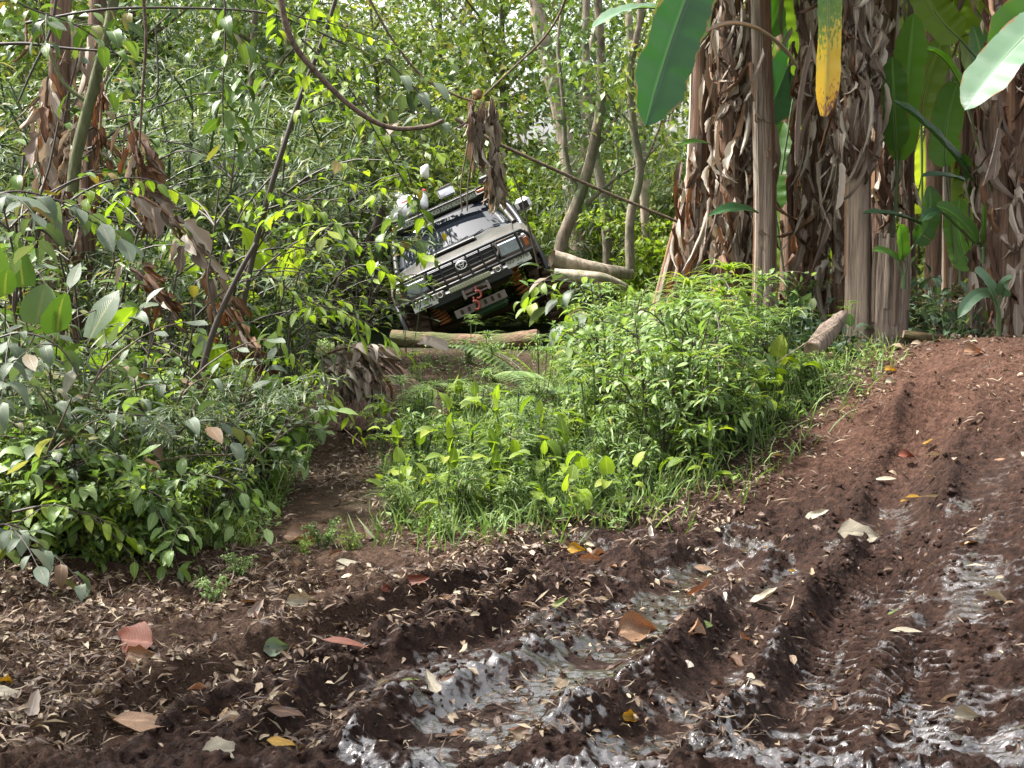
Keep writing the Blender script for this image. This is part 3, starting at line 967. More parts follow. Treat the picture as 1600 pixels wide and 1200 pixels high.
for s_, x_, z_, tl in ((1, .625, .872, 'บว 5976'), (-1, -.565, .845, 'บว 5976')):
    pl = MB(); box(pl, (x_, -.075, z_), (.30, .008, .115), bev=.003)
    pl_o = tp('license_plate', WHITE, pl, label=None)
    text('lettering', tl, .078, INK, pl_o, (x_, -.081, z_ + .014), .0015)
    if s_ > 0:
        pb_ = MB(); box(pb_, (x_, -.081, z_ - .042), (.07, .003, .008)); tp('small_print', INK, pb_, pl_o)
    else:
        pb_ = MB(); box(pb_, (x_, -.081, z_ - .040), (.15, .003, .016)); tp('small_print', INK, pb_, pl_o)
# chassis, axles, wheels, springs
ch = MB(); box(ch, (0, 1.2, .74), (.9, 2.2, .12)); box(ch, (0, 3.6, .70), (.9, 2.2, .12))
box(ch, (0, 1.1, .98), (1.1, 1.4, .3))
tp('chassis', DK, ch)
rad_ = MB(); box(rad_, (.60, .42, .93), (.30, .5, .20), bev=.04); tp('wheel_arch_lining', DK, rad_)
pan = MB(); box(pan, (.12, .35, .47), (.42, .3, .10), bev=.04); tp('oil_pan', GREEN, pan)


def wheel(x, y, z, tilt):
    w_ = inst('wheel', None, truck); w_.location = (x, y, z); w_.rotation_euler = (0, tilt, 0)
    tb = MB()
    aa = np.linspace(0, 2 * math.pi, 37)
    prof_ = [(-.13, .27), (-.145, .33), (-.135, .39), (-.10, .415), (0, .42), (.10, .415), (.135, .39), (.145, .33), (.13, .27)]
    V = []; 
    for a in aa[:-1]:
        for px_, pr in prof_: V.append((px_, pr * math.cos(a), pr * math.sin(a)))
    n_ = len(prof_); N_ = 36
    F = [(i * n_ + j, ((i + 1) % N_) * n_ + j, ((i + 1) % N_) * n_ + (j + 1) % n_, i * n_ + (j + 1) % n_) for i in range(N_) for j in range(n_)]
    tb.add(V, F)
    tp('tyre', RUB, tb, w_)
    lugs = MB()
    for i in range(30):
        a = 2 * math.pi * i / 30
        for sx in (-1, 1):
            c, s2 = math.cos(a + sx * .05), math.sin(a + sx * .05)
            rot = np.array([[1, 0, 0], [0, c, -s2], [0, s2, c]])
            box(lugs, (sx * .085, .427 * c, .427 * s2), (.105, .032, .05), rot=rot, bev=.008)
    lo = tp('tread_lugs', RUB, lugs, w_); lo['kind'] = 'stuff'
    rm = MB()
    V = []
    pr2 = [(-.10, .27), (.08, .27), (.10, .24), (.03, .19), (.05, .07), (.07, .0)]
    for a in aa[:-1]:
        for px_, pr in pr2: V.append((px_ * (1 if x > 0 else -1), pr * math.cos(a), pr * math.sin(a)))
    n_ = len(pr2)
    F = [(i * n_ + j, ((i + 1) % N_) * n_ + j, ((i + 1) % N_) * n_ + j + 1, i * n_ + j + 1) for i in range(N_) for j in range(n_ - 1)]
    rm.add(V, F); tp('rim', ALU, rm, w_, smooth=True)


wheel(.90, .72, .30, R(12)); wheel(-.80, .72, .47, R(12)); wheel(.86, 3.7, .36, 0); wheel(-.80, 3.7, .42, 0)
ax = MB(); tube(ax, [(-.75, .72, .47), (.80, .72, .30)], .05, 10, cap=True)
tp('axle', DK, ax, smooth=True)
ax = MB(); tube(ax, [(-.75, 3.7, .42), (.78, 3.7, .36)], .05, 10, cap=True)
tp('axle', DK, ax, smooth=True)
for x_, zt, zb in ((.50, .86, .38), (-.50, .80, .50)):
    cb = MB(); n_ = 96; t_ = np.linspace(0, 1, n_)
    tube(cb, np.stack([x_ + .07 * np.cos(t_ * 2 * np.pi * 8) + .05 * (1 - t_), .45 + .07 * np.sin(t_ * 2 * np.pi * 8), zb + (zt - zb) * t_], 1), .012, 6)
    tp('coil_spring', ORG, cb, smooth=True)
# snorkel, mirrors, wipers
sn = MB(); tube(sn, smoothpath(np.array([(.86, 1.02, 1.17), (.86, 1.14, 1.28), (.80, 1.40, 1.55), (.73, 1.70, 1.77), (.71, 1.74, 1.84)]), 5), .042, 10, cap=True)
sno = tp('snorkel', BLK, sn, smooth=True)
sh = MB(); box(sh, (.68, 1.70, 1.905), (.14, .12, .09), bev=.02); tp('snorkel_head', BLK, sh, sno)
for s_ in (-1, 1):
    mi = MB(); box(mi, (s_ * .99, 1.30, 1.42), (.20, .10, .17), bev=.045)
    mo = tp('side_mirror', SILV, mi, smooth=False)
    m2 = MB(); box(m2, (s_ * .99, 1.245, 1.41), (.12, .012, .09), bev=.005); tp('turn_lamp', DK, m2, mo)
    m3 = MB(); tube(m3, [(s_ * .86, 1.36, 1.36), (s_ * .93, 1.33, 1.40)], .02, 6); tp('mirror_arm', BLK, m3, mo)
    wp = MB(); tube(wp, [(s_ * .1 - .25, 1.10, 1.30), (s_ * .1 + .12, 1.12, 1.318), (s_ * .1 + .30, 1.17, 1.345)], .008, 5)
    tp('wiper', BLK, wp, smooth=True)
st = MB(); box(st, (.60, 1.30, 1.505), (.085, .012, .05), rot=None, bev=.004); tp('inspection_sticker', LEDM, st, wso)
# roof rack
rk = MB()
for y_ in (1.85, 2.3, 2.75): tube(rk, [(-.62, y_, 1.84), (.62, y_, 1.84)], .012, 6)
for x_ in (-.62, .62): tube(rk, [(x_, 1.8, 1.84), (x_, 2.8, 1.84)], .014, 6); 
for x_ in (-.62, .62): tube(rk, [(x_, 1.8, 1.91), (x_, 2.8, 1.91)], .012, 6)
tp('roof_rack', BLK, rk, smooth=True)


def on_truck(p):
    return TM @ Vector(p)


def blob(mb, c, s, seed, lump=.18, nth=10, nph=8, mat=0):
    r = np.random.default_rng(seed); V = []; ph = r.random(6) * 6
    for i in range(nph + 1):
        for j in range(nth):
            th = 2 * math.pi * j / nth; p = math.pi * i / nph
            d = np.array([math.sin(p) * math.cos(th), math.sin(p) * math.sin(th), math.cos(p)])
            k_ = 1 + lump * (math.sin(3 * d[0] + ph[0]) * math.cos(4 * d[2] + ph[1]) + .5 * math.sin(7 * d[1] + ph[2] + 4 * d[0]))
            V.append(np.array(c) + d * np.array(s) * k_)
    F = [(i * nth + j, (i + 1) * nth + j, (i + 1) * nth + (j + 1) % nth, i * nth + (j + 1) % nth) for i in range(nph) for j in range(nth)]
    mb.add(V, F, None, mat)


rotT = TM.to_3x3().to_4x4()


def cargo(name, label, parts, loc):
    e = empty(name, (0, 0, 0), label, 'bag' if 'bag' in label else 'box', None)
    e.matrix_basis = Matrix.Translation(on_truck(loc)) @ rotT
    for nm, mat, mb_, lab in parts:
        o = mb_.obj(nm, mat, e, True)
    return e


b1 = MB(); blob(b1, (0, 0, .14), (.15, .13, .14), 2, .14, 18, 12)
b1k = MB(); blob(b1k, (-.02, -.02, .30), (.06, .05, .045), 3, .2, 12, 8)
b1r = MB(); box(b1r, (0, -.135, .20), (.10, .004, .016)); 
cargo('white_bag', 'knotted white plastic bag with a red stripe on the truck roof', [('sack', BAG, b1, None), ('knot', BAG, b1k, None), ('stripe', RED, b1r, None)], (-.36, 1.95, 1.86))
b2 = MB(); blob(b2, (0, 0, .12), (.07, .08, .13), 5, .12, 14, 10)
b2k = MB(); blob(b2k, (.07, 0, .22), (.025, .025, .03), 6, .1)
cargo('white_bag', 'slim white bag with red cap beside the knotted bag on the truck roof', [('sack', BAG, b2, None), ('cap', RED, b2k, None)], (-.15, 1.95, 1.87))
b3 = MB(); box(b3, (0, 0, .06), (.22, .16, .12), bev=.02)
b3l = MB(); box(b3l, (0, 0, .135), (.23, .17, .02), bev=.006)
cargo('white_box', 'white lidded box standing upright in the truck roof rack', [('box_body', BAG, b3, None), ('lid', ALU, b3l, None)], (.17, 1.95, 1.90))
b4 = MB(); blob(b4, (0, 0, .07), (.11, .10, .07), 8, .1, 14, 8)
b4t = MB(); box(b4t, (0, 0, .14), (.12, .09, .02), bev=.008)
cargo('white_bag', 'low white bag at the far left edge of the truck roof', [('sack', BAG, b4, None), ('knot', DK, b4t, None)], (-.60, 2.2, 1.87))

# ------------------------------------------------------------ plant prototypes
LT = {}
for nm, args in {
    'ovate': dict(L=1, W=.50, n=5, prof='ovate', stalk=.12), 'heart': dict(L=1, W=.80, n=5, prof='heart', stalk=.2),
    'lance': dict(L=1, W=.26, n=4, prof='lance', stalk=.04), 'bamboo': dict(L=1, W=.12, n=3, prof='lance'),
    'small': dict(L=1, W=.52, n=2, prof='ovate'), 'blade': dict(L=1, W=.05, n=3, prof='blade')}.items():
    LT[nm] = [leafT(droop=dr, fold=fo, wav=.18 if nm in ('ovate', 'heart') else .05, twist=tw, seed=i, **args)
              for i, (dr, fo, tw) in enumerate(((.5, .22, 0), (1.1, .32, .5), (.2, .1, -.4), (1.6, .4, .2)))]
LME = {}


def leafmesh(kind, i, mat):
    key = (kind, i, mat)
    if key not in LME:
        mb = MB(); mb.add(*LT[kind][i]); LME[key] = mb.mesh(kind + '_leaf', M[mat])
    return LME[key]


def stems(r, h, n, spread, lean=0, branch=2, curve=.3, blen=.45):
    """paths: list of (pts, radius0)"""
    out = []
    for i in range(n):
        a = r.random() * 6.283; sp = spread * (.3 + .7 * r.random())
        tip = np.array([math.cos(a) * sp, math.sin(a) * sp, h * (.65 + .4 * r.random())])
        b = np.array([math.cos(a) * .04, math.sin(a) * .04, -.06])
        mid = (b + tip) / 2 + np.array([-math.cos(a), -math.sin(a), 0]) * sp * .25 + np.array([0, 0, h * .10])
        t = np.linspace(0, 1, 8)[:, None]
        pts = (1 - t) ** 2 * b + 2 * t * (1 - t) * mid + t * t * tip
        pts[1:-1] += (r.random((6, 3)) - .5) * h * .03
        r0 = .004 + h * .006
        out.append((pts, r0, 0))
        for j in range(branch):
            q = int(2 + r.random() * 4.9); p0 = pts[q]
            aa = a + (r.random() - .5) * 3.4 + math.pi * (j % 2) * .6; L = h * blen * (.5 + .7 * r.random())
            p1 = p0 + np.array([math.cos(aa), math.sin(aa), .25 + .5 * r.random()]) * L
            m = (p0 + p1) / 2 + np.array([0, 0, L * curve * .6])
            t6 = np.linspace(0, 1, 6)[:, None]
            bp = (1 - t6) ** 2 * p0 + 2 * t6 * (1 - t6) * m + t6 * t6 * (p1 - np.array([0, 0, L * curve * .7]))
            out.append((bp, r0 * .55, 1))
    return out


def anchors(r, st, spacing, start=.25, droop=.25, bstart=.15):
    pos = []; dr = []; up = []
    for pts, r0, lv in st:
        seg = np.linalg.norm(np.diff(pts, axis=0), axis=1); L = seg.sum(); cum = np.concatenate([[0], np.cumsum(seg)])
        s = (bstart if lv else start) * L; k = int(r.random() * 2)
        while s < L:
            i = min(np.searchsorted(cum, s) - 1, len(seg) - 1); i = max(i, 0)
            p = pts[i] + (pts[i + 1] - pts[i]) * ((s - cum[i]) / max(seg[i], 1e-6))
            T = (pts[i + 1] - pts[i]) / seg[i]
            H = np.array([-T[1], T[0], 0]); nh = np.linalg.norm(H)
            H = H / nh if nh > .15 else np.array([math.cos(k * 2.4), math.sin(k * 2.4), 0])
            if abs(T[2]) > .8:
                a = k * 2.4 + r.random() * .6; H = np.array([math.cos(a), math.sin(a), 0])
                d = H + T * .3 - np.array([0, 0, droop * r.random() * 2])
            else:
                d = H * (1 if k % 2 else -1) + T * .7 - np.array([0, 0, droop * r.random() * 2])
            pos.append(p); dr.append(d + (r.random(3) - .5) * .5); up.append(np.array([0, 0, 1]) + (r.random(3) - .5) * .7)
            k += 1; s += spacing * (.6 + .8 * r.random())
        pos.append(pts[-1]); dr.append(pts[-1] - pts[-2]); up.append(np.array([0, 0, 1.]) + (r.random(3) - .5) * .5)
    return np.array(pos), np.array(dr), np.array(up)


def plant(name, cat, label, seed, kind, mat, smat, h, n, spread, spacing, lsize, branch=2, start=.25, droop=.25, single=True, maxl=90, group=None, blen=.45, cluster=0):
    r = np.random.default_rng(seed)
    root = empty(name, (0, 0, -50), label, cat, group)
    st = stems(r, h, n, spread, branch=branch, blen=blen)
    mb = MB()
    for pts, r0, lv in st:
        tube(mb, pts, np.linspace(r0, r0 * .35, len(pts)), 5)
    mb.obj('stem', M[smat], root)
    pos, dr, up = anchors(r, st, spacing, start, droop)
    if cluster:
        pos = np.repeat(pos, cluster, 0) + (r.random((len(pos) * cluster, 3)) - .5) * lsize * .5
        dr = np.repeat(dr, cluster, 0) + (r.random((len(pos), 3)) - .5) * 1.5
        up = np.repeat(up, cluster, 0) + (r.random((len(pos), 3)) - .5) * .6
    sz = lsize * (.55 + .75 * r.random(len(pos)))
    if single:
        for i in r.permutation(len(pos))[:maxl]:
            inst('leaf', leafmesh(kind, int(r.integers(4)), mat), root, frame(pos[i], dr[i], up[i], 0, float(sz[i])))
    else:
        fb = MB(); ch = r.integers(4, size=len(pos))
        for q in range(4):
            m_ = ch == q
            if m_.any(): batch(fb, LT[kind][q], pos[m_], dr[m_], up[m_], sz[m_])
        fo = fb.obj('foliage', M[mat], root); fo['kind'] = 'stuff'
    return root


FLAG = set()


def put(proto, x, y, s=1., rz=None, label=None, group=None, dz=0, tilt=(0, 0)):
    return place(proto, FLAG, (x, y, gz(x, y) + dz), rng.random() * 6.283 if rz is None else rz, s, label, group, tilt)


# ------------------------------------------------------------ forest behind: trees with crowns
def bgtree(name, label, seed, h, cr, cb, nleaf, lsize, mat, bmat, kind='small', trunk=.08, lean=.2, limbs=7, thin=1.0):
    r = np.random.default_rng(seed)
    root = empty(name, (0, 0, -50), label, 'tree' if name.endswith('tree') else 'bush')
    tb = MB(); t = np.linspace(0, 1, 10)
    ax = np.stack([lean * t ** 1.5 * h * .3 + .06 * np.sin(t * 5 + seed), .05 * np.sin(t * 7 + seed), t * h * .95 - .2], 1)
    tube(tb, ax, trunk * (1 - .75 * t) , 8, jit=.15, seed=seed)
    tips = []
    for i in range(limbs):
        q = cb + (1 - cb) * (i + .5) / limbs * .9; p0 = ax[int(q * 9)]
        a = i * 2.4 + r.random(); L = cr * (.6 + .6 * r.random())
        p1 = p0 + np.array([math.cos(a) * L, math.sin(a) * L, L * (.15 + .7 * r.random())])
        pts = arc(p0, p1, -L * .12, 6); pts[1:-1] += (r.random((5, 3)) - .5) * .12 * L
        tube(tb, pts, np.linspace(trunk * .38, trunk * .08, 7), 5); tips.append(pts)
        for j in range(3):
            b0 = pts[2 + j]; b1 = b0 + (r.random(3) - [.5, .5, .35]) * L * 1.0
            bp = arc(b0, b1, -.05 * L, 4); tube(tb, bp, np.linspace(trunk * .14, trunk * .05, 5), 4); tips.append(bp)
    tb.obj('trunk', M[bmat], root)
    # leaf sprays around the limbs: clumps with gaps between them
    ncl = int(nleaf / 26); C = []
    for i in range(ncl):
        pts = tips[int(r.integers(len(tips)))]; q = r.random() ** .6
        c = pts[min(int(q * (len(pts) - 1) + .5), len(pts) - 1)] + r.normal(size=3) * cr * .16
        C.append(c)
    C = np.array(C)
    pos = np.repeat(C, 26, 0) + r.normal(size=(ncl * 26, 3)) * np.array([1, 1, .55]) * cr * .085 * thin
    dr = pos - np.repeat(C, 26, 0) + r.normal(size=pos.shape) * .06 - [0, 0, .05]
    up = np.array([0, 0, 1.]) + r.normal(size=pos.shape) * .45
    sz = lsize * (.6 + .8 * r.random(len(pos)))
    fb = MB(); ch = r.integers(4, size=len(pos))
    for q in range(4):
        m_ = ch == q; batch(fb, LT[kind][q], pos[m_], dr[m_], up[m_], sz[m_])
    fo = fb.obj('crown', M[mat], root); fo['kind'] = 'stuff'
    return root


FT = [bgtree('forest_tree', '', 1, 6.5, 1.9, .12, 5200, .15, 'leaf_far', 'bark_grey', trunk=.07, limbs=12),
      bgtree('forest_tree', '', 2, 6.0, 1.6, .10, 4600, .12, 'leaf_fard', 'bark_grey', trunk=.06, limbs=12),
      bgtree('forest_tree', '', 3, 7.5, 2.1, .2, 4800, .17, 'leaf_far', 'bark_pale', trunk=.10, limbs=12),
      bgtree('bamboo_bush', '', 4, 4.2, 1.7, .05, 5600, .24, 'leaf_bamboo', 'stem_green', kind='bamboo', trunk=.03, limbs=14)]
FB = [bgtree('forest_bush', '', 5, 2.2, 1.3, .02, 3600, .12, 'leaf_far', 'stem_brown', trunk=.025, limbs=9),
      bgtree('forest_bush', '', 6, 1.8, 1.2, .02, 3000, .14, 'leaf_lime', 'stem_brown', trunk=.02, limbs=9),
      bgtree('forest_bush', '', 7, 2.4, 1.3, .02, 3400, .22, 'leaf_bamboo', 'stem_green', kind='bamboo', trunk=.02, limbs=10)]
FL = {'forest_tree': ('leafy forest tree in the dense woods behind the truck', 'trees of the dense woods'),
      'bamboo_bush': ('fine leaved bamboo clump in the pale woods at the back', 'bamboo clumps at the back of the woods'),
      'forest_bush': ('leafy bush on the forest floor behind the truck', 'bushes on the forest floor behind the truck')}


def putf(o, x, y, s=1., rz=None):
    nm = o.name.split('.')[0]; v = o.name
    px = 800 + 2200 * x / y
    k_ = {'forest_tree': 'bright leafy tree', 'forest_tree.001': 'dark leaved tree', 'forest_tree.002': 'pale trunked leafy tree', 'bamboo_bush': 'fine leaved bamboo clump', 'forest_bush': 'mid green bush', 'forest_bush.001': 'lime green bush', 'forest_bush.002': 'narrow leaved bush'}[v]
    z_ = 'behind the far left thicket' if px < 250 else 'behind the left thicket' if px < 560 else 'behind the truck' if px < 850 else 'between the truck and the banana grove' if px < 1080 else 'behind the banana grove' if px < 1400 else 'behind the right end of the grove'
    d_ = 'nearest row ' if y < 24 else 'second row ' if y < 31 else 'distant ' if y < 38 else 'farthest '
    return put(o, x, y, s, rz, d_ + k_ + ' ' + z_, FL[nm][1])


r = np.random.default_rng(77)
spots = []
for row, (y, n) in enumerate(((22.5, 8), (25.5, 9), (29, 10), (33.5, 9), (39, 8), (46, 8))):
    for i in range(n):
        x = ((i + .5) / n - .5) * (y * .92) + (r.random() - .5) * 1.6; yv = y + (r.random() - .5) * 2.2
        px = 800 + x / yv * 2200
        if row >= 1 and 560 < px < 1080 and r.random() < .42: continue
        if row < 2:
            o = FT[3] if px < 560 and r.random() < .6 else FT[[0, 1, 2, 0][int(r.integers(4))]]
            if 640 < px < 1050 and row == 0: o = FB[int(r.integers(3))]
        else:
            o = FT[[0, 2, 1, 0, 3][int(r.integers(5))]]
        putf(o, x, yv, .85 + .45 * r.random() + row * .05)
for x, y, q, s in ((-3.2, 20.5, 2, 1.), (-2.3, 22, 0, 1.1), (-.6, 23, 0, 1.), (.6, 21.8, 1, 1.), (1.3, 20.5, 2, .9), (2.2, 21, 0, 1.1), (3.2, 19.5, 2, 1.), (1.9, 18.5, 1, .7),
                   (4.2, 20, 1, 1.1), (5.6, 21, 0, 1.2), (7, 20, 1, 1.2), (3.8, 17.6, 0, .8), (5.2, 17.5, 1, .9), (-4.2, 19, 0, 1.2), (-5.4, 21, 1, 1.2), (.2, 25, 1, 1.2), (-1.4, 26, 0, 1.3), (1.9, 25.5, 1, 1.2), (3.0, 15.8, 1, .7), (4.6, 16, 0, .9), (5.4, 15.6, 1, .9), (3.9, 18.5, 1, 1.0)):
    putf(FB[q], x, y, s)

# thin trees one can tell apart between the truck and the grove
def limbtree(label, pts, rad, mat, branches=(), crown=None, name='slender_tree', cat='tree'):
    base = np.array(pts[0]); root = empty(name, tuple(base), label, cat)
    tb = MB(); q = smoothpath(np.array(pts), 5) - base
    tube(tb, q, np.linspace(rad[0], rad[1], len(q)), 9, jit=.14, seed=len(label)); tb.obj('trunk', M[mat], root)
    r_ = np.random.default_rng(len(label))
    ends = []
    for bp, r0 in branches:
        bb_ = MB(); qq = smoothpath(np.array(bp), 4) - base
        tube(bb_, qq, np.linspace(r0, r0 * .35, len(qq)), 6, jit=.15); bb_.obj('branch', M[mat], root); ends.append(qq)
    if crown:
        n_, ls, mt, kd, spread_ = crown
        C = np.concatenate([e[len(e) // 3:] for e in ends] + [q[int(len(q) * .55):]])
        k_ = C[r_.integers(len(C), size=n_ // 14)]
        pos = np.repeat(k_, 14, 0) + r_.normal(size=(len(k_) * 14, 3)) * spread_ * .35 + np.repeat(r_.normal(size=k_.shape) * spread_ * .6, 14, 0)
        dr = r_.normal(size=pos.shape) - [0, 0, .4]; up = np.array([0, 0, 1.]) + r_.normal(size=pos.shape) * .4
        fb = MB(); batch(fb, LT[kd][0], pos[::2], dr[::2], up[::2], ls * (.6 + .8 * r_.random(len(pos[::2]))))
        batch(fb, LT[kd][1], pos[1::2], dr[1::2], up[1::2], ls * (.6 + .8 * r_.random(len(pos[1::2]))))
        fo = fb.obj('crown', M[mt], root); fo['kind'] = 'stuff'
    return root


def pl(y, *pp, z0=None):
    o = [tuple(P(a, b, y if len(c) == 0 else c[0])) for a, b, *c in pp]
    return o


limbtree('crooked grey tree with forked limbs just right of the truck', pl(17.2, (872, 425), (880, 370), (905, 310), (925, 240), (940, 150), (938, 60), (930, -60)), (.085, .05), 'bark_grey',
         [(pl(17.2, (905, 310), (885, 250), (880, 160), (872, 60), (890, -30)), .045), (pl(17.2, (900, 335), (960, 280), (1000, 255), (1040, 215)), .03), (pl(17.2, (925, 240), (965, 180), (985, 110), (1010, 40)), .03)],
         (900, .11, 'leaf_fard', 'small', .5))
limbtree('pale tree trunk with sunlit peeling bark standing behind the hanging dead leaf', pl(21, (905, 400), (893, 300), (880, 200), (862, 120), (842, 30), (835, -60)), (.13, .11), 'bark_pale',
         [(pl(21, (893, 300), (915, 220), (910, 140), (930, 40)), .08)], (700, .13, 'leaf_fard', 'small', .7))
limbtree('thin brown tree with a wavy stem left of the banana grove', pl(16, (985, 420), (985, 340), (1000, 270), (990, 200), (985, 110), (1000, 30), (1000, -40)), (.055, .035), 'bark_grey',
         [(pl(16, (1000, 270), (1030, 200), (1050, 120)), .02), (pl(16, (990, 200), (950, 150), (930, 110)), .018)], (500, .12, 'leaf_far', 'small', .45))
limbtree('pale slim trunk beside the brown tree left of the grove', pl(19, (1012, 410), (1006, 300), (1000, 180), (985, 60), (980, -40)), (.06, .05), 'bark_pale', [(pl(19, (1006, 300), (1040, 220), (1060, 130)), .03)], (300, .13, 'leaf_far', 'small', .5))
limbtree('dark knobbly trunk rising behind the crooked grey tree', pl(19, (950, 420), (945, 320), (925, 210), (915, 90), (918, -40)), (.07, .05), 'bark_grey', [(pl(19, (945, 320), (965, 250), (960, 170)), .03)], (500, .12, 'leaf_fard', 'small', .6))
limbtree('leaning pale green sapling trunk in the upper left thicket', pl(8.2, (112, 300), (120, 240), (140, 160), (158, 90), (176, 10), (185, -60)), (.036, .028), 'bark_green', [(pl(8.2, (140, 160), (100, 130), (70, 60), (60, -10)), .014), (pl(8.2, (158, 90), (215, 80), (260, 95)), .010)], (60, .10, 'leaf_shrub', 'ovate', .25))
limbtree('dark slanting sapling in the middle of the left thicket', pl(8.4, (365, 560), (395, 400), (430, 270), (470, 150), (505, 60), (530, -20)), (.020, .012), 'stem_dark', [(pl(8.4, (430, 270), (380, 330), (340, 420)), .007), (pl(8.4, (395, 400), (440, 330), (470, 300)), .006), (pl(8.4, (455, 190), (520, 160), (580, 150)), .006)], (130, .085, 'leaf_lime', 'ovate', .16))
limbtree('short dark dead stem standing in the left thicket under the sapling', pl(7.4, (305, 640), (318, 570), (340, 500), (372, 430), (400, 380)), (.020, .012), 'stem_dark', [(pl(7.4, (340, 500), (325, 440), (330, 400)), .009)])
limbtree('mossy leaning trunk hidden by leaves left of the truck', pl(13, (520, 470), (545, 420), (580, 370), (600, 320)), (.05, .035), 'stem_dark', [(pl(13, (545, 420), (520, 370), (500, 320)), .02)], (160, .10, 'leaf_shrub', 'ovate', .3))

# ------------------------------------------------------------ banana grove
def banana_leaf(name, p0, p1, width, mat, sag=.0, side=(0, 0, 0), up=(0, -1, .6), parent=None, fold=.28, tears=0, seed=0, label=None, cat=None, stalk=.0, prof='strap', n=None, group=None, curl=0.):
    r_ = np.random.default_rng(seed)
    n = n or (96 if tears else 40 if parent is None else 16)
    p0 = np.array(p0, float); p1 = np.array(p1, float)
    ax = arc(p0, p1, sag, n, side)
    T = np.gradient(ax, axis=0); T /= np.linalg.norm(T, axis=1)[:, None]
    t = np.linspace(0, 1, n + 1)
    hw = PROF[prof](t) * width / 2 * (1 + .03 * np.sin(t * 17 + seed) + .035 * (r_.random(n + 1) - .5))
    V = []; UV = []
    m_ = 7
    upv = np.array(up, float)
    for i in range(n + 1):
        X = np.cross(T[i], upv); X /= np.linalg.norm(X); Z = np.cross(X, T[i])
        rip = .05 * math.sin(t[i] * 23 + seed) + .03 * math.sin(t[i] * 51 + seed)
        for j in range(m_):
            u = (j / (m_ - 1)) * 2 - 1
            dn = abs(u) * math.sin(fold) - curl * u * u * .5
            V.append(ax[i] - p0 + X * u * hw[i] * math.cos(fold) + Z * (dn * hw[i] + rip * abs(u) * hw[i]))
            UV.append((j / (m_ - 1), t[i]))
    F = []
    cuts = [(int(r_.integers(2, n - 1)), int(r_.integers(2)), int(r_.integers(2, 4))) for _ in range(int(tears * n))]
    for i in range(n):
        for j in range(m_ - 1):
            if any(i == c_[0] and (j < c_[2] if c_[1] else j > 5 - c_[2]) for c_ in cuts): continue
            a = i * m_ + j; F.append((a, a + 1, a + m_ + 1, a + m_))
    mb = MB(); mb.add(V, F, UV)
    top = parent is None
    o = mb.obj(name, M[mat] if isinstance(mat, str) else mat, parent)
    o.location = p0 if top else p0
    if not top: o.location = tuple(p0)
    tag(o, label, cat, group)
    rb_ = MB(); st_ = ax - p0
    if stalk:
        d = (st_[0] - st_[1]) / np.linalg.norm(st_[0] - st_[1]); st_ = np.vstack([d * stalk + np.array([0, 0, -stalk * .3]), st_])
    tube(rb_, st_ + np.array([0, .004, -.002]), np.linspace(.011 * (width / .35) ** .5, .003, len(st_)), 5)
    ro = rb_.mesh('midrib', M['stem_green'] if 'dry' not in str(mat) else M['dry'])
    inst('midrib', ro, o)
    return o


def dead_frond(label, p0, p1, sag=0., size=.16, n=26, up=(0, -1, .3), seed=0, brown=.4, spread=.06, name='dead_frond', group=None):
    """a dry frond: a stalk with crumpled pieces of blade hanging from it"""
    r_ = np.random.default_rng(seed)
    p0 = np.array(p0, float); ax = arc((0, 0, 0), np.array(p1, float) - p0, sag, 12); root = empty(name, tuple(p0), label, 'dead leaf', group)
    mb = MB(); tube(mb, ax, np.linspace(.011, .004, 13), 6, jit=.3, seed=seed); mb.obj('midrib', M['dry_brown'], root)
    for i in range(n):
        q = r_.random() * 12; c = ax[int(q)] + (ax[min(int(q) + 1, 12)] - ax[int(q)]) * (q % 1); T = ax[min(int(q) + 1, 12)] - ax[int(q)] if q < 12 else ax[12] - ax[11]
        T = T / np.linalg.norm(T); sd = r_.normal(size=3); d = T * (.5 + .5 * r_.random()) + np.array([0, 0, -.7]) + sd * .4
        me = (CR + LONG)[int(r_.integers(6))] if r_.random() > brown else CR[6 + int(r_.integers(2))]
        if r_.random() < .2: me = LONG[int(r_.integers(4))]
        s_ = size * (.6 + .8 * r_.random())
        inst('dead_leaf', me, root, frame(c + sd * spread * .4, d, np.array(up) + r_.normal(size=3) * .5, 0, (s_, s_, s_)))
    return root


CR = []
for i in range(8):
    mb = MB(); mb.add(*crumpleT(1, .50 if i % 2 else .34, 4, 7, 1.5 + .25 * (i % 4), .34, i, droop=.4 + .4 * (i % 3), prof=('strap', 'lance', 'ovate')[i % 3])); CR.append(mb.mesh('dead_leaf_piece', M['dry' if i < 6 else 'dry_brown']))


LONG = []
for i in range(4):
    mb = MB(); mb.add(*crumpleT(1, .15 + .03 * i, 3, 10, 2.2, .22, 40 + i, 'strap', .5 + .2 * i)); LONG.append(mb.mesh('dead_leaf_strip', M['dry' if i < 3 else 'dry_brown']))


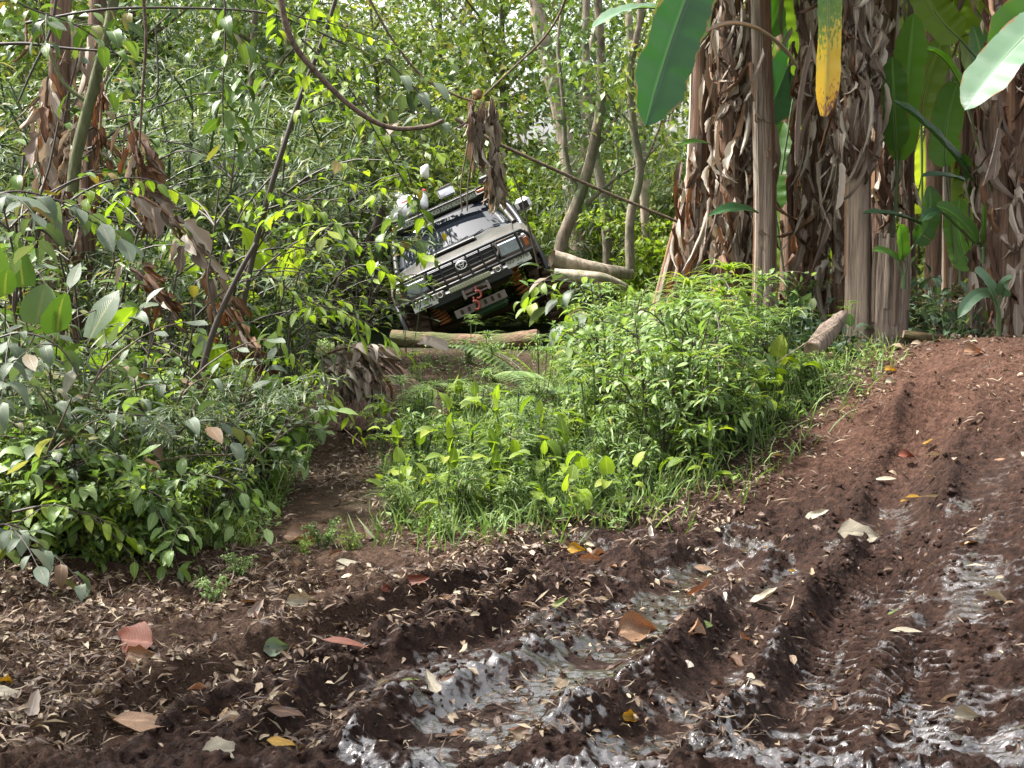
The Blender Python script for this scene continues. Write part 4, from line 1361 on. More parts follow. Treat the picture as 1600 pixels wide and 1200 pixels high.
def pseudostem(label, path, rad, mat='pstem', skirt=(), parts=60, flute=.10, k=22, sz=.17, name='banana_plant', seed=1, rg=1.15, ragged=0, strips=0):
    """path: world points from the base; skirt: (height from, height to) of the curtain of dead leaves"""
    r_ = np.random.default_rng(seed)
    base = np.array(path[0]); root = empty(name, tuple(base), label, 'banana plant')
    q = smoothpath(np.array(path), 6) - base; q[0][2] -= .12
    tb = MB(); tt = np.linspace(0, 1, len(q))
    rr = rad[0] + (rad[1] - rad[0]) * tt + rad[0] * .35 * np.exp(-tt * 14)
    tube(tb, q, rr, k, flute=flute, seed=seed, jit=.05, cap=True)
    tb.obj('trunk', M[mat], root)
    for i in range(max(0, 3 + strips)):     # loose dry sheaths clinging to the stem
        a = r_.random() * 6.28; z0 = r_.random() * .5; z1 = min(1, z0 + .25 + .4 * r_.random())
        ids = np.linspace(z0, z1, 9) * (len(q) - 1)
        ctr = np.array([q[int(v)] + (q[min(int(v) + 1, len(q) - 1)] - q[int(v)]) * (v % 1) for v in ids]); rad_i = np.interp(ids, np.arange(len(q)), rr)
        V = []; UV = []
        for jj, (c, ri) in enumerate(zip(ctr, rad_i)):
            off = 1.04 + .35 * (jj / 8) ** 3 * r_.random()
            for ii_, da in enumerate((-.35, 0, .35)):
                V.append(c + np.array([math.cos(a + da), math.sin(a + da), 0]) * ri * (off + (.05 if ii_ == 1 else 0))); UV.append((ii_ / 2, jj / 8))
        F = [(jj * 3 + ii_, jj * 3 + ii_ + 1, jj * 3 + ii_ + 4, jj * 3 + ii_ + 3) for jj in range(8) for ii_ in (0, 1)]
        s_ = MB(); s_.add(V, F, UV); s_.obj('sheath', M['dry' if i % 2 else 'dry_brown'], root)
    for (h0, h1, wdt, cnt, brown) in skirt:
        for i in range(cnt):
            h = h0 + (h1 - h0) * r_.random(); v = np.interp(h, q[:, 2], np.arange(len(q)))
            c = q[int(v)] + (q[min(int(v) + 1, len(q) - 1)] - q[int(v)]) * (v % 1)
            a = r_.random() * 6.28 if r_.random() < .3 else -math.pi / 2 + r_.normal() * .95
            o_ = np.array([math.cos(a), math.sin(a), 0])
            ri = (rad[0] * .9) + wdt * r_.random() ** .8
            p = c + o_ * ri
            d = np.array([0, 0, -1.]) + o_ * (.25 * r_.random() - .05) + r_.normal(size=3) * .28
            s_ = sz * (.5 + .9 * r_.random() ** 1.4)
            me = CR[int(r_.integers(6))] if r_.random() > brown else CR[6 + int(r_.integers(2))]
            if i % 4 == 0:
                me = LONG[int(r_.integers(4))]; s_ = .26 + .40 * r_.random() ** 1.3; d = np.array([0, 0, -1.]) + o_ * .12 + r_.normal(size=3) * .1; p = p + o_ * .03
            inst('dead_leaf', me, root, frame(p, d, o_ + r_.normal(size=3) * .5, r_.normal() * .7, (s_ * (.7 + .5 * r_.random()), s_, s_)))
    return root


def stem_at(px_t, py_t, px_b, py_b, y, bend=0):
    """a stem that stands on the ground at depth y and passes the two places"""
    b = P(px_b, py_b, y); t_ = P(px_t, py_t, y)
    g0 = gz(b.x, y); b = Vector((b.x + (t_.x - b.x) * (b.z - g0) / (b.z - t_.z) if abs(b.z - t_.z) > .01 else b.x, y, g0))
    d = (t_ - b); top = t_ + d.normalized() * .9
    mid = (b + t_) / 2 + Vector((bend, 0, 0))
    return [tuple(b), tuple(mid), tuple(t_), tuple(top)]


FB2 = None
pseudostem('tall grey fluted banana stem, bare from the ground up, in the grove', stem_at(1186, 0, 1190, 430, 10.6, .03), (.088, .060), 'pstem', [(.5, 2.6, .02, 14, .6)], k=30, flute=.24, seed=3, strips=9, sz=.12)
pseudostem('banana stem under a thick curtain of dry leaves, left of the bare grey stem', stem_at(1140, 0, 1142, 440, 10.9, .03), (.11, .08), 'pstem_brown', [(1.0, 3.0, .12, 240, .1), (.25, 1.1, .05, 34, .7)], sz=.19, seed=4)
pseudostem('wide brown fibrous stem at the left end of the banana grove', stem_at(1098, 150, 1092, 440, 11.3, -.02), (.115, .08), 'pstem_brown', [(.3, 1.9, .07, 110, .7)], seed=5, sz=.2, strips=5)
pseudostem('leaning pale dry stem on the left edge of the grove', stem_at(1085, 260, 1042, 430, 11.8), (.06, .045), 'pstem_pale', seed=6)
pseudostem('second leaning pale stem crossing the left edge of the grove', stem_at(1100, 290, 1060, 440, 11.5), (.05, .04), 'pstem', seed=7)
pseudostem('dark smooth stem standing in shade behind the bare grey stem', stem_at(1152, 220, 1155, 430, 12.0), (.14, .12), 'pstem', seed=8)
pseudostem('banana stem wrapped in brown ragged sheaths in the middle of the grove', stem_at(1268, 0, 1270, 470, 10.9, .02), (.10, .08), 'pstem_brown', [(.9, 3.0, .10, 150, .2), (.1, 1.1, .05, 80, .6)], seed=9, sz=.16)
pseudostem('pale bare stem with grey leaf curtain above, middle of the grove', stem_at(1338, 0, 1341, 486, 10.3), (.095, .07), 'pstem_pale', [(1.35, 3.1, .11, 230, .05)], seed=10, k=26, flute=.12, sz=.19)
pseudostem('narrow stem hung with curled grey leaves beside the pale bare stem', stem_at(1308, 0, 1316, 430, 10.7, -.02), (.06, .05), 'pstem_brown', [(.5, 3.0, .11, 170, .12)], seed=11, sz=.18)
pseudostem('thick dark stem rising behind the broken stump', stem_at(1386, 0, 1378, 430, 11.6), (.105, .08), 'pstem_brown', [(.8, 3.2, .09, 80, .4)], seed=12, strips=5, sz=.2)
pseudostem('dark brown stem with two upright green leaves in the right part of the grove', stem_at(1464, 0, 1466, 470, 12.4), (.10, .07), 'pstem_brown', [(1.6, 3.2, .08, 36, .5)], seed=13)
pseudostem('thin pale stick-like stem behind the right part of the grove', stem_at(1480, 200, 1479, 470, 12.0), (.038, .03), 'pstem_pale', seed=14)
pseudostem('massive stem covered in brown scaly leaves at the right edge of the grove', stem_at(1580, 0, 1578, 480, 10.0), (.15, .13), 'pstem_brown', [(.1, 3.0, .11, 290, .45)], seed=15, sz=.15)
pseudostem('short brown stem leaning beside the massive scaly stem', stem_at(1545, 260, 1530, 480, 10.2), (.09, .06), 'pstem', [(.4, 1.4, .05, 30, .5)], seed=16)
pseudostem('slim dark stem in shade between curtain and upright green leaves', stem_at(1432, 0, 1420, 460, 13.0, -.05), (.07, .05), 'pstem_brown', [(1., 3.4, .09, 50, .6)], seed=17)
for i, (x1, x0, y, rd) in enumerate(((1225, 1232, 13.5, .10), (1300, 1292, 14.0, .11), (1510, 1500, 13.5, .08), (1550, 1552, 14.6, .10), (1120, 1115, 14.5, .09), (1600, 1604, 13, .12))):
    o = pseudostem('shaded banana stem at the back of the grove', stem_at(x1, 0, x0, 420, y, .04 * (-1) ** i), (rd, rd * .8), 'pstem_brown', [(.6, 4.2, .10, 50, .6)], seed=20 + i, sz=.26)
    o['group'] = 'shaded stems at the back of the banana grove'


def stump():
    b = G(1392, 486); b = Vector((P(1391, 480, 10.2).x, 10.2, 0)); b.z = gz(b.x, b.y)
    top = P(1388, 372, 10.2)
    root = empty('banana_stump', tuple(b), 'broken banana stump with flat top behind the small green sucker', 'stump')
    tb = MB(); tube(tb, [(0, 0, -.1), (-.005, 0, .2), (0, 0, top.z - b.z)], [.15, .13, .115], 26, flute=.14, seed=2, jit=.08, cap=True)
    tb.obj('trunk', M['pstem'], root)
    r_ = np.random.default_rng(2)
    for i in range(12):
        a = i / 12 * 6.28; s_ = MB(); z = top.z - b.z
        tube(s_, [(.118 * math.cos(a), .118 * math.sin(a), .1 + .2 * r_.random()), (.122 * math.cos(a + .05), .122 * math.sin(a + .05), z * .7), (.112 * math.cos(a), .112 * math.sin(a), z + .015 + .03 * r_.random())], [.022, .024, .014], 5)
        s_.obj('sheath', M['pstem_pale' if i % 3 else 'pstem'], root)


stump()
# green blades of the grove
B = lambda px, py, y: tuple(P(px, py, y))
banana_leaf('banana_leaf', B(1092, -50, 8.6), B(1008, 196, 8.3), .36, 'leaf_banana_dark', sag=-.05, up=(.5, -1, .1), label='big dark green banana leaf hanging at the top left corner of the grove', cat='leaf', seed=1, fold=.2)
banana_leaf('banana_leaf', B(1292, -90, 9.4), B(1287, 182, 9.3), .17, 'leaf_banana_yellow', up=(.15, -1, 0), prof='blunt', label='yellowing banana leaf hanging straight down with an orange brown tip', cat='leaf', seed=2, fold=.3, n=96, side=(.02, 0, 0))
banana_leaf('banana_leaf', B(1405, 250, 10.6), B(1428, 20, 10.5), .27, 'leaf_banana', up=(-.2, -1, .2), label='upright bright green banana leaf right of the thick dark stem', cat='leaf', seed=3, fold=.5, stalk=.5)
banana_leaf('banana_leaf', B(1400, 235, 10.4), B(1394, 88, 10.3), .20, 'leaf_banana', up=(.1, -1, 0), label='short rounded green leaf in front of the upright banana leaf', cat='leaf', seed=4, fold=.15, stalk=.4)
banana_leaf('banana_leaf', B(1508, 150, 9.8), B(1450, 78, 9.6), .15, 'leaf_banana', sag=-.07, up=(-.3, -.6, 1), label='curled green leaf arching left above the diagonal dark leaf', cat='leaf', seed=5, fold=.7, stalk=.8, curl=.5)
banana_leaf('banana_leaf', B(1665, 10, 7.2), B(1508, 172, 7.0), .24, 'leaf_banana_pale', sag=-.06, up=(-.35, -.75, .75), label='large pale shining leaf reaching in from the right edge', cat='leaf', seed=6, fold=.16)
banana_leaf('banana_leaf', B(1690, -40, 7.5), B(1548, 92, 7.3), .26, 'leaf_banana', sag=-.05, up=(.1, -1, .4), label='green leaf above the large pale leaf at the right edge', cat='leaf', seed=7, fold=.2)
banana_leaf('banana_leaf', B(1530, 296, 10.2), B(1396, 158, 10.0), .17, 'leaf_banana_dark', sag=-.06, up=(.2, -.5, 1), label='dark diagonal banana leaf crossing the right part of the grove', cat='leaf', seed=8, fold=.35)
banana_leaf('banana_leaf', B(1440, 350, 10.4), B(1350, 333, 10.0), .10, 'leaf_banana_dark', sag=-.03, up=(0, -.4, 1), label='small dark blade pointing left above the broken stump', cat='leaf', seed=9)
banana_leaf('banana_leaf', B(1525, 292, 10.6), B(1440, 276, 10.2), .10, 'leaf_banana_dark', sag=-.04, up=(0, -.5, 1), label='dark drooping blade right of the sucker above the thin pale stem', cat='leaf', seed=10)
banana_leaf('banana_leaf', B(1185, 332, 10.4), B(1106, 338, 10.1), .13, 'leaf_banana_dark', sag=-.04, up=(0, -.7, 1), label='dark pointed leaf in front of the lower bare stem', cat='leaf', seed=11, prof='lance')
banana_leaf('banana_leaf', B(1110, 225, 10.6), B(1060, 228, 10.2), .09, 'leaf_banana', sag=-.02, up=(0, -.7, 1), label='short green blade at the left side of the leaf curtain', cat='leaf', seed=12, prof='lance')
banana_leaf('banana_leaf', B(1262, 20, 12.2), B(1192, 200, 12), .34, 'leaf_banana_dark', sag=.02, up=(.4, -1, .2), label='broad dark leaf hanging behind the bare grey stem', cat='leaf', seed=13)
banana_leaf('banana_leaf', B(1275, -60, 12.6), B(1200, 60, 12.2), .4, 'leaf_banana', sag=-.15, up=(.3, -1, .6), label='green leaf arching at the frame top behind the bare grey stem', cat='leaf', seed=14)
banana_leaf('banana_leaf', B(1030, -60, 10.0), B(1100, 60, 9.8), .26, 'leaf_banana', sag=-.1, up=(-.3, -1, .8), label='green blade behind the big dark leaf at the top of the grove', cat='leaf', seed=15)
banana_leaf('banana_leaf', B(1050, 20, 13.0), B(926, 44, 12.6), .2, 'leaf_banana_pale', sag=-.10, up=(0, -.3, 1), label='white shining flat leaf at the top between tree and grove', cat='leaf', seed=16)
lg = 'banana leaves behind the grove with backlight put into their lime colour'
for i, (a, b_, y, w_) in enumerate((((1480, 400), (1505, 250), 13.8, .35), ((1500, 380), (1535, 230), 13.2, .3), ((1490, 330), (1475, 160), 14.5, .35), ((1232, 170), (1250, 40), 15, .3), ((1215, 210), (1236, 90), 14.4, .25),
                                    ((1560, 60), (1500, -30), 12.8, .4), ((1540, 150), (1500, 60), 13.4, .35), ((1450, 40), (1490, -60), 13, .35), ((1420, 330), (1440, 210), 14.8, .3), ((1330, 330), (1310, 200), 16, .35),
                                    ((1520, 480), (1545, 330), 12.4, .25), ((1590, 80), (1640, -40), 12, .4), ((1440, 110), (1395, -20), 13.5, .4), ((1240, 420), (1225, 290), 15, .3), ((1550, 300), (1570, 190), 12.2, .25))):
    banana_leaf('banana_leaf', B(*a, y), B(*b_, y + (.4 if i % 2 else -.3)), w_ * 1.25, 'leaf_lime', sag=.05 * (-1) ** i, side=(.06 * (-1) ** i, 0, 0), up=(.4 * (-1) ** i, -1, .3), label='leaf coloured lime as if backlit, standing behind the banana stems', cat='leaf', seed=30 + i, group=lg, stalk=.3, tears=.03 * (i % 3))  # lime material paints backlight onto leaves that stand in the crowns' shade


for i, (a, b_, y, w_, lab_) in enumerate((((1245, 120), (1232, -30), 11.4, .26, 'green blade standing between the bare grey stem and the yellow leaf'), ((1478, 260), (1500, 120), 11.4, .26, 'upright green leaf right of the curled green leaf'),
        ((1540, 200), (1520, 40), 11.2, .30, 'broad green leaf left of the massive scaly stem near the top'), ((1500, 60), (1440, -40), 11.0, .28, 'green leaf leaning left at the top edge right of the upright leaf'), ((1430, 380), (1452, 290), 11.4, .2, 'light green leaf low between stump and dark brown stem'),
        ((1518, 420), (1500, 310), 11.3, .24, 'yellow green leaf behind the arching sucker'), ((1300, 420), (1312, 300), 12.6, .22, 'green leaf low behind the ragged middle stem'), ((1212, 330), (1225, 190), 12.4, .26, 'tall green leaf just right of the bare grey stem'),
        ((1580, 330), (1552, 230), 10.9, .2, 'green leaf tucked beside the massive scaly stem'), ((1440, 190), (1475, 60), 11.9, .3, 'broad leaf behind the curled green leaf'))):
    banana_leaf('banana_leaf', B(*a, y), B(*b_, y + .1), w_, 'leaf_banana' if i % 3 else 'leaf_lime', sag=.03, side=(.05 * (-1) ** i, 0, 0), up=(.35 * (-1) ** i, -1, .25), label=lab_, cat='leaf', seed=180 + i, stalk=.6, fold=.3, tears=.02)


def sucker(label, px, py, y, blades, sc=1.):
    b = P(px, py, y); b.z = gz(b.x, y) if abs(gz(b.x, y) - b.z) < .3 else b.z
    root = empty('banana_sucker', tuple(b), label, 'banana plant')
    st_ = MB(); tube(st_, [(0, 0, -.05), (0, 0, .05)], [.02, .016], 8); st_.obj('stem', M['stem_green'], root)
    for i, (a0, a1, w_, mt, sg) in enumerate(blades):
        q0 = np.array(P(*a0, y)) - np.array(b); q1 = np.array(P(*a1, y - .12)) - np.array(b)
        o = banana_leaf('leaf', q0, q1, w_, mt, sag=sg, up=(.1 * (-1) ** i, -.8, .7), parent=root, seed=60 + i, fold=.3)
        pm = MB(); tube(pm, arc((0, 0, .03), q0, 0, 5, (.02 * (-1) ** i, 0, .02)), [.009] * 6, 6); pm.obj('petiole', M['stem_green'], root)


sucker('small banana sucker with two light green leaves in front of the broken stump', 1412, 440, 10.0, [((1411, 405), (1406, 350), .13, 'leaf_banana', 0), ((1405, 408), (1364, 392), .07, 'leaf_banana', -.03)])
sucker('young banana sucker whose upper leaf arches right beside the thin pale stem', 1536, 400, 9.9, [((1528, 378), (1462, 322), .13, 'leaf_banana', -.05), ((1470, 330), (1440, 345), .08, 'leaf_banana_dark', -.02), ((1535, 385), (1538, 315), .04, 'leaf_banana', 0)])
sucker('lowest banana sucker with three pale leaves on the right ground cover', 1562, 482, 9.6, [((1555, 465), (1522, 424), .12, 'leaf_banana_pale', -.03), ((1566, 462), (1580, 436), .11, 'leaf_banana_pale', -.02), ((1548, 462), (1497, 497), .09, 'leaf_banana_pale', -.07)])
sucker('tall sucker with long thin petioles in front of the massive scaly stem', 1528, 420, 10.3, [((1524, 330), (1502, 240), .12, 'leaf_banana', -.03), ((1530, 320), (1545, 220), .12, 'leaf_banana_dark', 0)])

# hanging dry blades in the grove
for i, (lab_, p0, p1, w_, y) in enumerate((('long grey dead blade hanging in an S curve below the yellow leaf', (1268, 60), (1243, 258), .08, 10.1), ('narrow dead blade hanging next to the S curved one', (1275, 150), (1247, 260), .05, 10.2),
                                            ('grey dead leaf hanging at the right of the narrow curtain stem', (1312, 255), (1306, 328), .10, 10.1), ('pale folded dead leaf hanging from the massive stem', (1560, 200), (1536, 290), .08, 9.6))):
    banana_leaf('dead_banana_leaf', B(*p0, y), B(*p1, y - .05), w_, 'dry', side=(-.04, 0, 0) if i < 2 else (0.01, 0, 0), up=(.6, -1, 0), label=lab_, cat='leaf', seed=80 + i, fold=.9, curl=.5)
banana_leaf('dead_banana_leaf', B(1248, 108, 9.9), B(1088, 60, 9.5), .06, 'dry', sag=-.18, up=(0, -.6, 1), label='dead stalk with yellow tip arching left over the leaf curtain', cat='leaf', seed=86, fold=1.0, curl=.4)
# crowns above the grove, out of which the leaves hang and which shade it
hi = np.random.default_rng(8)
for i in range(9):
    cx_, cy_ = 1.6 + hi.random() * 4.2, 9.6 + hi.random() * 4.4
    root = empty('banana_plant', (cx_, cy_, 3.6), 'spreading banana leaf crown above the grove', 'banana plant', 'banana crowns above the grove')
    for j in range(5):
        a = j * 1.256 + hi.random() * .6; L = 1.5 + hi.random() * .5
        banana_leaf('leaf', (0, 0, 0), (math.cos(a) * L, math.sin(a) * L, .35 - hi.random() * .4), .48, 'leaf_banana', sag=-.28, up=(0, 0, 1), parent=root, seed=100 + i * 5 + j, n=8, tears=.04)

# ------------------------------------------------------------ vines, hanging bundle
def vine(label, pts, rad, mat='vine', name='vine', cat='vine', jit=.12):
    q = smoothpath(np.array(pts), 6); b = q[0].copy(); tb = MB()
    tube(tb, q - b, np.linspace(rad[0], rad[1], len(q)), 7, jit=jit, seed=len(label), cap=True)
    o = tb.obj(name, M[mat]); o.location = tuple(b)
    return tag(o, label, cat)


vine('thick brown vine swooping from the top edge towards the hanging dead leaf', [B(432, -40, 7.0), B(452, 55, 7.0), B(500, 120, 7.05), B(560, 175, 7.1), B(612, 200, 7.2), B(665, 198, 7.3), B(692, 188, 7.3)], (.017, .010))
vine('pale straight vine slanting down from the hanging dead leaf to the grove', [B(712, 185, 11.2), B(760, 215, 11.2), B(860, 262, 11.2), B(950, 302, 11.3), B(1058, 346, 11.4)], (.016, .012))
vine('thin pale vine from the top left ending at the hanging dead leaf', [B(578, 0, 11), B(612, 60, 11), B(660, 120, 11), B(710, 148, 11), B(745, 160, 11)], (.010, .008))
vine('thin twig rising right from the top of the hanging dead leaf', [B(756, 150, 11), B(800, 108, 11), B(845, 65, 11), B(875, 20, 11), B(890, -30, 11)], (.008, .010))
vine('grey vertical liana with small leaves in the upper left', [B(222, -20, 7.6), B(228, 60, 7.6), B(222, 150, 7.6), B(218, 230, 7.6)], (.010, .006), 'vine')
vine('hooked thin liana next to the vertical liana upper left', [B(243, 40, 7.5), B(247, 130, 7.5), B(238, 152, 7.5), B(222, 154, 7.5)], (.005, .004), 'stem_dark')
vine('long horizontal dark twig across the top left corner', [B(-20, 70, 7.6), B(40, 68, 7.6), B(100, 75, 7.6), B(165, 80, 7.6), B(215, 85, 7.7)], (.010, .005), 'stem_dark')
vine('dark branch slanting through the top left corner', [B(90, -20, 7.2), B(78, 50, 7.2), B(50, 110, 7.2), B(28, 160, 7.2)], (.009, .005), 'stem_dark')
vine('thin branch along the top edge of the thicket', [B(40, 36, 7.8), B(150, 16, 7.8), B(260, 12, 7.9), B(400, 18, 8), B(470, 38, 8), B(540, 70, 8.2)], (.008, .005), 'stem_dark')
vine('reddish arching twig low in the left thicket', [B(-20, 712, 6.2), B(60, 726, 6.2), B(140, 740, 6.2), B(210, 728, 6.2), B(300, 712, 6.3), B(370, 712, 6.4)], (.006, .003), 'stem_brown')
vine('long bent grass stalk leaning over the litter by the soil bank', [B(487, 622, 8.6), B(540, 672, 8.5), B(566, 694, 8.4)], (.004, .003), 'straw')
vine('slanting pale cane in the bright clump beside the mud track', [B(1170, 600, 8.6), B(1230, 555, 8.7), B(1308, 506, 8.9)], (.004, .003), 'straw')
vine('thin dark stalk with bud right of the truck mirror', [B(842, 420, 15), B(825, 350, 15), B(812, 300, 15), B(800, 270, 15)], (.012, .008), 'stem_dark')

hb0 = np.array(P(752, 140, 11))
hang = empty('hanging_dead_leaf', tuple(hb0), 'bundle of dry brown banana leaf hanging from the vines above the truck', 'dead leaf')
hr = np.random.default_rng(12)
for i in range(85):
    t_ = hr.random(); py_ = 148 + t_ * 145; px_ = 752 + (16 * t_) + (hr.random() - .5) * (34 + 18 * math.sin(t_ * 3.1))
    if t_ > .75: px_ = 772 + (hr.random() - .5) * 26
    p = np.array(P(px_, py_, 11 + (hr.random() - .5) * .14)) - hb0
    s_ = .14 + .13 * hr.random()
    inst('leaf_piece', CR[int(hr.integers(6))], hang, frame(p, np.array([.15 * (hr.random() - .5), .1 * (hr.random() - .5), -1]), (hr.normal() * .5, -1, .1), hr.normal() * .6, (s_ * .75, s_, s_)))
for i, (pp) in enumerate(([(742, 160), (735, 200), (728, 240), (720, 290), (722, 330)], [(748, 165), (742, 220), (732, 280), (730, 330)], [(756, 165), (768, 210), (778, 250), (786, 280)])):
    tb = MB(); tube(tb, smoothpath(np.array([tuple(np.array(P(a, b_, 10.95)) - hb0) for a, b_ in pp]), 4), .006, 5); tb.obj('strand', M['stem_brown'], hang)
tb = MB(); blob(tb, np.array(P(746, 148, 11)) - hb0, (.035, .035, .04), 3, .3); tb.obj('knot', M['dry_brown'], hang)
pod = MB(); blob(pod, (0, 0, 0), (.030, .028, .046), 4, .14, 12, 10)
po = empty('white_cocoon', tuple(P(664, 268, 9)), 'small white cocoon-like pod hanging left above the truck', 'pod')
pod.obj('shell', plain('cocoon', (.62, .60, .55), .6, var=.15), po)
tb = MB(); tube(tb, [(0, 0, .05), (-.03, .02, .22), (-.06, .02, .5)], .003, 4); tb.obj('thread', M['stem_dark'], po)

# ------------------------------------------------------------ thicket on the left
SH = [plant('broadleaf_shrub', 'shrub', '', 101, 'ovate', 'leaf_shrub', 'stem_dark', 1.5, 5, .55, .085, .125, branch=3, maxl=100),
      plant('broadleaf_shrub', 'shrub', '', 102, 'ovate', 'leaf_shrub', 'stem_dark', 1.9, 4, .6, .09, .14, branch=4, maxl=100)]
GS = [plant('dusty_shrub', 'shrub', '', 103, 'ovate', 'leaf_grey', 'stem_brown', 1.0, 5, .7, .075, .115, branch=2, maxl=70),
      plant('dusty_shrub', 'shrub', '', 104, 'ovate', 'leaf_grey', 'stem_brown', .7, 4, .6, .08, .12, branch=2, maxl=50)]
LS = [plant('lime_shrub', 'shrub', '', 105, 'ovate', 'leaf_lime', 'stem_dark', 1.7, 4, .5, .075, .085, branch=4, maxl=110),
      plant('lime_shrub', 'shrub', '', 106, 'ovate', 'leaf_lime', 'stem_dark', 1.1, 4, .45, .07, .08, branch=3, maxl=80)]
HS = [plant('heartleaf_plant', 'plant', '', 107, 'heart', 'leaf_lime', 'stem_green', .8, 5, .35, .3, .2, branch=0, start=.8, maxl=12),
      plant('heartleaf_plant', 'plant', '', 108, 'heart', 'leaf_shrub', 'stem_green', 1.0, 5, .4, .3, .24, branch=0, start=.75, maxl=12)]
BM = [plant('bamboo_grass', 'plant', '', 109, 'bamboo', 'leaf_bamboo', 'stem_green', 1.6, 9, .6, .028, .115, branch=4, single=False, cluster=2),
      plant('bamboo_grass', 'plant', '', 110, 'bamboo', 'leaf_bamboo', 'stem_green', 1.0, 9, .5, .03, .12, branch=3, single=False, cluster=2)]
SM = [plant('small_leaf_herb', 'plant', '', 111, 'small', 'leaf_herb', 'stem_green', .5, 10, .35, .034, .065, branch=3, single=False, cluster=2, start=.05),
      plant('small_leaf_herb', 'plant', '', 112, 'ovate', 'leaf_herb', 'stem_dark', .6, 8, .36, .06, .095, branch=3, single=False, cluster=2, start=.05),
      plant('small_leaf_herb', 'plant', '', 113, 'small', 'leaf_lime', 'stem_green', .4, 12, .3, .026, .04, branch=3, single=False, cluster=2, start=.05)]
GT = 'shrubs of the left thicket'
TXT = {'broadleaf_shrub': 'broad leaved dark green shrub in the left thicket', 'dusty_shrub': 'arching shrub with dusty grey green leaves in the left thicket', 'lime_shrub': 'lime green small leaved shrub in the left thicket',
       'heartleaf_plant': 'plant with large heart shaped leaves in the left thicket', 'bamboo_grass': 'bamboo like grass with narrow leaves in the left thicket', 'small_leaf_herb': 'low small leaved herb at the foot of the left thicket'}


def thick(p, px, y, s=1., tilt=(0, 0), label=None, dz=0):
    nm = p.name.split('.')[0]
    x = (px - 800) / 2200 * y
    v = '.' in p.name
    k_ = {'broadleaf_shrub': ('broad leaved dark shrub', 'tall broad leaved dark shrub'), 'dusty_shrub': ('arching dusty leaved shrub', 'low dusty leaved shrub'), 'lime_shrub': ('tall lime leaved shrub', 'short lime leaved shrub'),
          'heartleaf_plant': ('lime heart leaved plant', 'dark heart leaved plant'), 'bamboo_grass': ('tall bamboo like grass', 'short bamboo like grass')}[nm][v]
    a_ = 'at the left edge' if px < 100 else 'in the left part' if px < 220 else 'in the middle' if px < 350 else 'at the right side' if px < 480 else 'at the truck end'
    b_ = 'front slope' if y < 7 else 'middle' if y < 8.9 else 'back' if y < 11 else 'far back'
    return put(p, x, y, s, None, label or k_ + ' ' + a_ + ' of the thicket, ' + b_, None if label else nm.replace('_', ' ') + ' of the left thicket', dz, tilt)


for p, px, y, s in (
    # tall back of the thicket
    (SH[1], 20, 9.6, 1.3), (SH[0], 90, 10.4, 1.3), (BM[0], 170, 10.6, 1.4), (SH[1], 250, 10.8, 1.1), (BM[0], 300, 11.2, 1.5), (BM[0], 390, 11.6, 1.5), (SH[0], 450, 11.8, 1.0), (BM[0], 230, 12.6, 1.6), (BM[0], 60, 12.2, 1.7), (BM[0], 480, 13.4, 1.4),
    (LS[0], 340, 10.2, 1.2), (LS[0], 430, 10.0, 1.15), (LS[0], 540, 12.4, 1.1), (SH[0], 560, 13.4, .9), (LS[1], 575, 12.0, .9),
    # middle
    (SH[1], -20, 7.8, 1.0), (SH[0], 70, 8.0, 1.05), (GS[0], 30, 7.2, 1.2), (SH[0], 150, 8.6, 1.0), (LS[0], 230, 8.4, .95), (LS[0], 310, 8.6, 1.0), (SH[0], 380, 9.0, .9), (LS[1], 425, 9.0, 1.05), (LS[1], 470, 10.6, 1.1),
    (BM[1], 200, 8.9, 1.3), (BM[1], 390, 9.4, 1.2), (HS[1], 60, 7.0, 1.0), (HS[0], 130, 7.5, 1.0), (HS[0], 300, 9.4, 1.5), (HS[0], 385, 9.7, 1.5), (HS[1], 0, 6.7, 1.0), (HS[0], 360, 8.0, .9),
    # front slope
    (GS[0], 80, 6.6, 1.0), (GS[1], 160, 6.4, 1.1), (GS[0], 230, 6.9, .95), (GS[1], 20, 6.1, 1.1), (GS[1], 300, 6.8, 1.0), (GS[0], 330, 7.3, .9), (LS[1], 180, 7.0, .8), (LS[1], 350, 7.6, .75), (SH[0], 270, 7.6, .72), (BM[1], 120, 6.4, .8), (BM[1], 360, 7.0, .75), (BM[1], 260, 6.5, .7), (GS[1], 365, 7.0, .7)):
    thick(p, px, y, s)
r = np.random.default_rng(31)
for i in range(44):
    y = 5.25 + 4.0 * r.random() ** 1.2; xr = -1.26 - .07 * (y - 6); xl = -.385 * y
    x = xl + (xr - xl) * r.random() ** .8
    if y < 5.58 + .45 * (x + 2.1) + .12 * math.sin(x * 11): continue
    v = int(r.integers(3)); px = 800 + 2200 * x / y
    zt = ('at the front edge by the litter' if y < 6.5 else 'halfway into the left thicket' if y < 7.8 else 'deep in the left thicket') + (' far left' if px < 140 else ' near the clearing' if px > 330 else '')
    put(SM[v], x, y, .6 + .6 * r.random(), None, ('bright small leaved herb ', 'dark lance leaved herb ', 'tiny lime leaved herb ')[v] + zt, 'small herbs of the left thicket')
for i in range(26):
    y = 5.6 + 2.8 * r.random(); x = -.385 * y + (1.3 + .3 * (y - 6)) * r.random() * .9
    if x > -1.25 - .07 * (y - 6) or y < 5.75 + .45 * (x + 2.1): continue
    p = (GS[1], SH[0], LS[1], GS[0])[int(r.integers(4))]; nm = p.name.split('.')[0]; px = 800 + 2200 * x / y
    put(p, x, y, .38 + .22 * r.random(), None, 'small ' + {'dusty_shrub': 'dusty grey green shrub', 'broadleaf_shrub': 'dark broad leaved shrub', 'lime_shrub': 'lime leaved shrub'}[nm] + (' at the litter edge' if y < 6.7 else ' low in the left thicket') + (' far left' if px < 140 else ' near the clearing' if px > 330 else ''), 'young shrubs at the foot of the thicket')
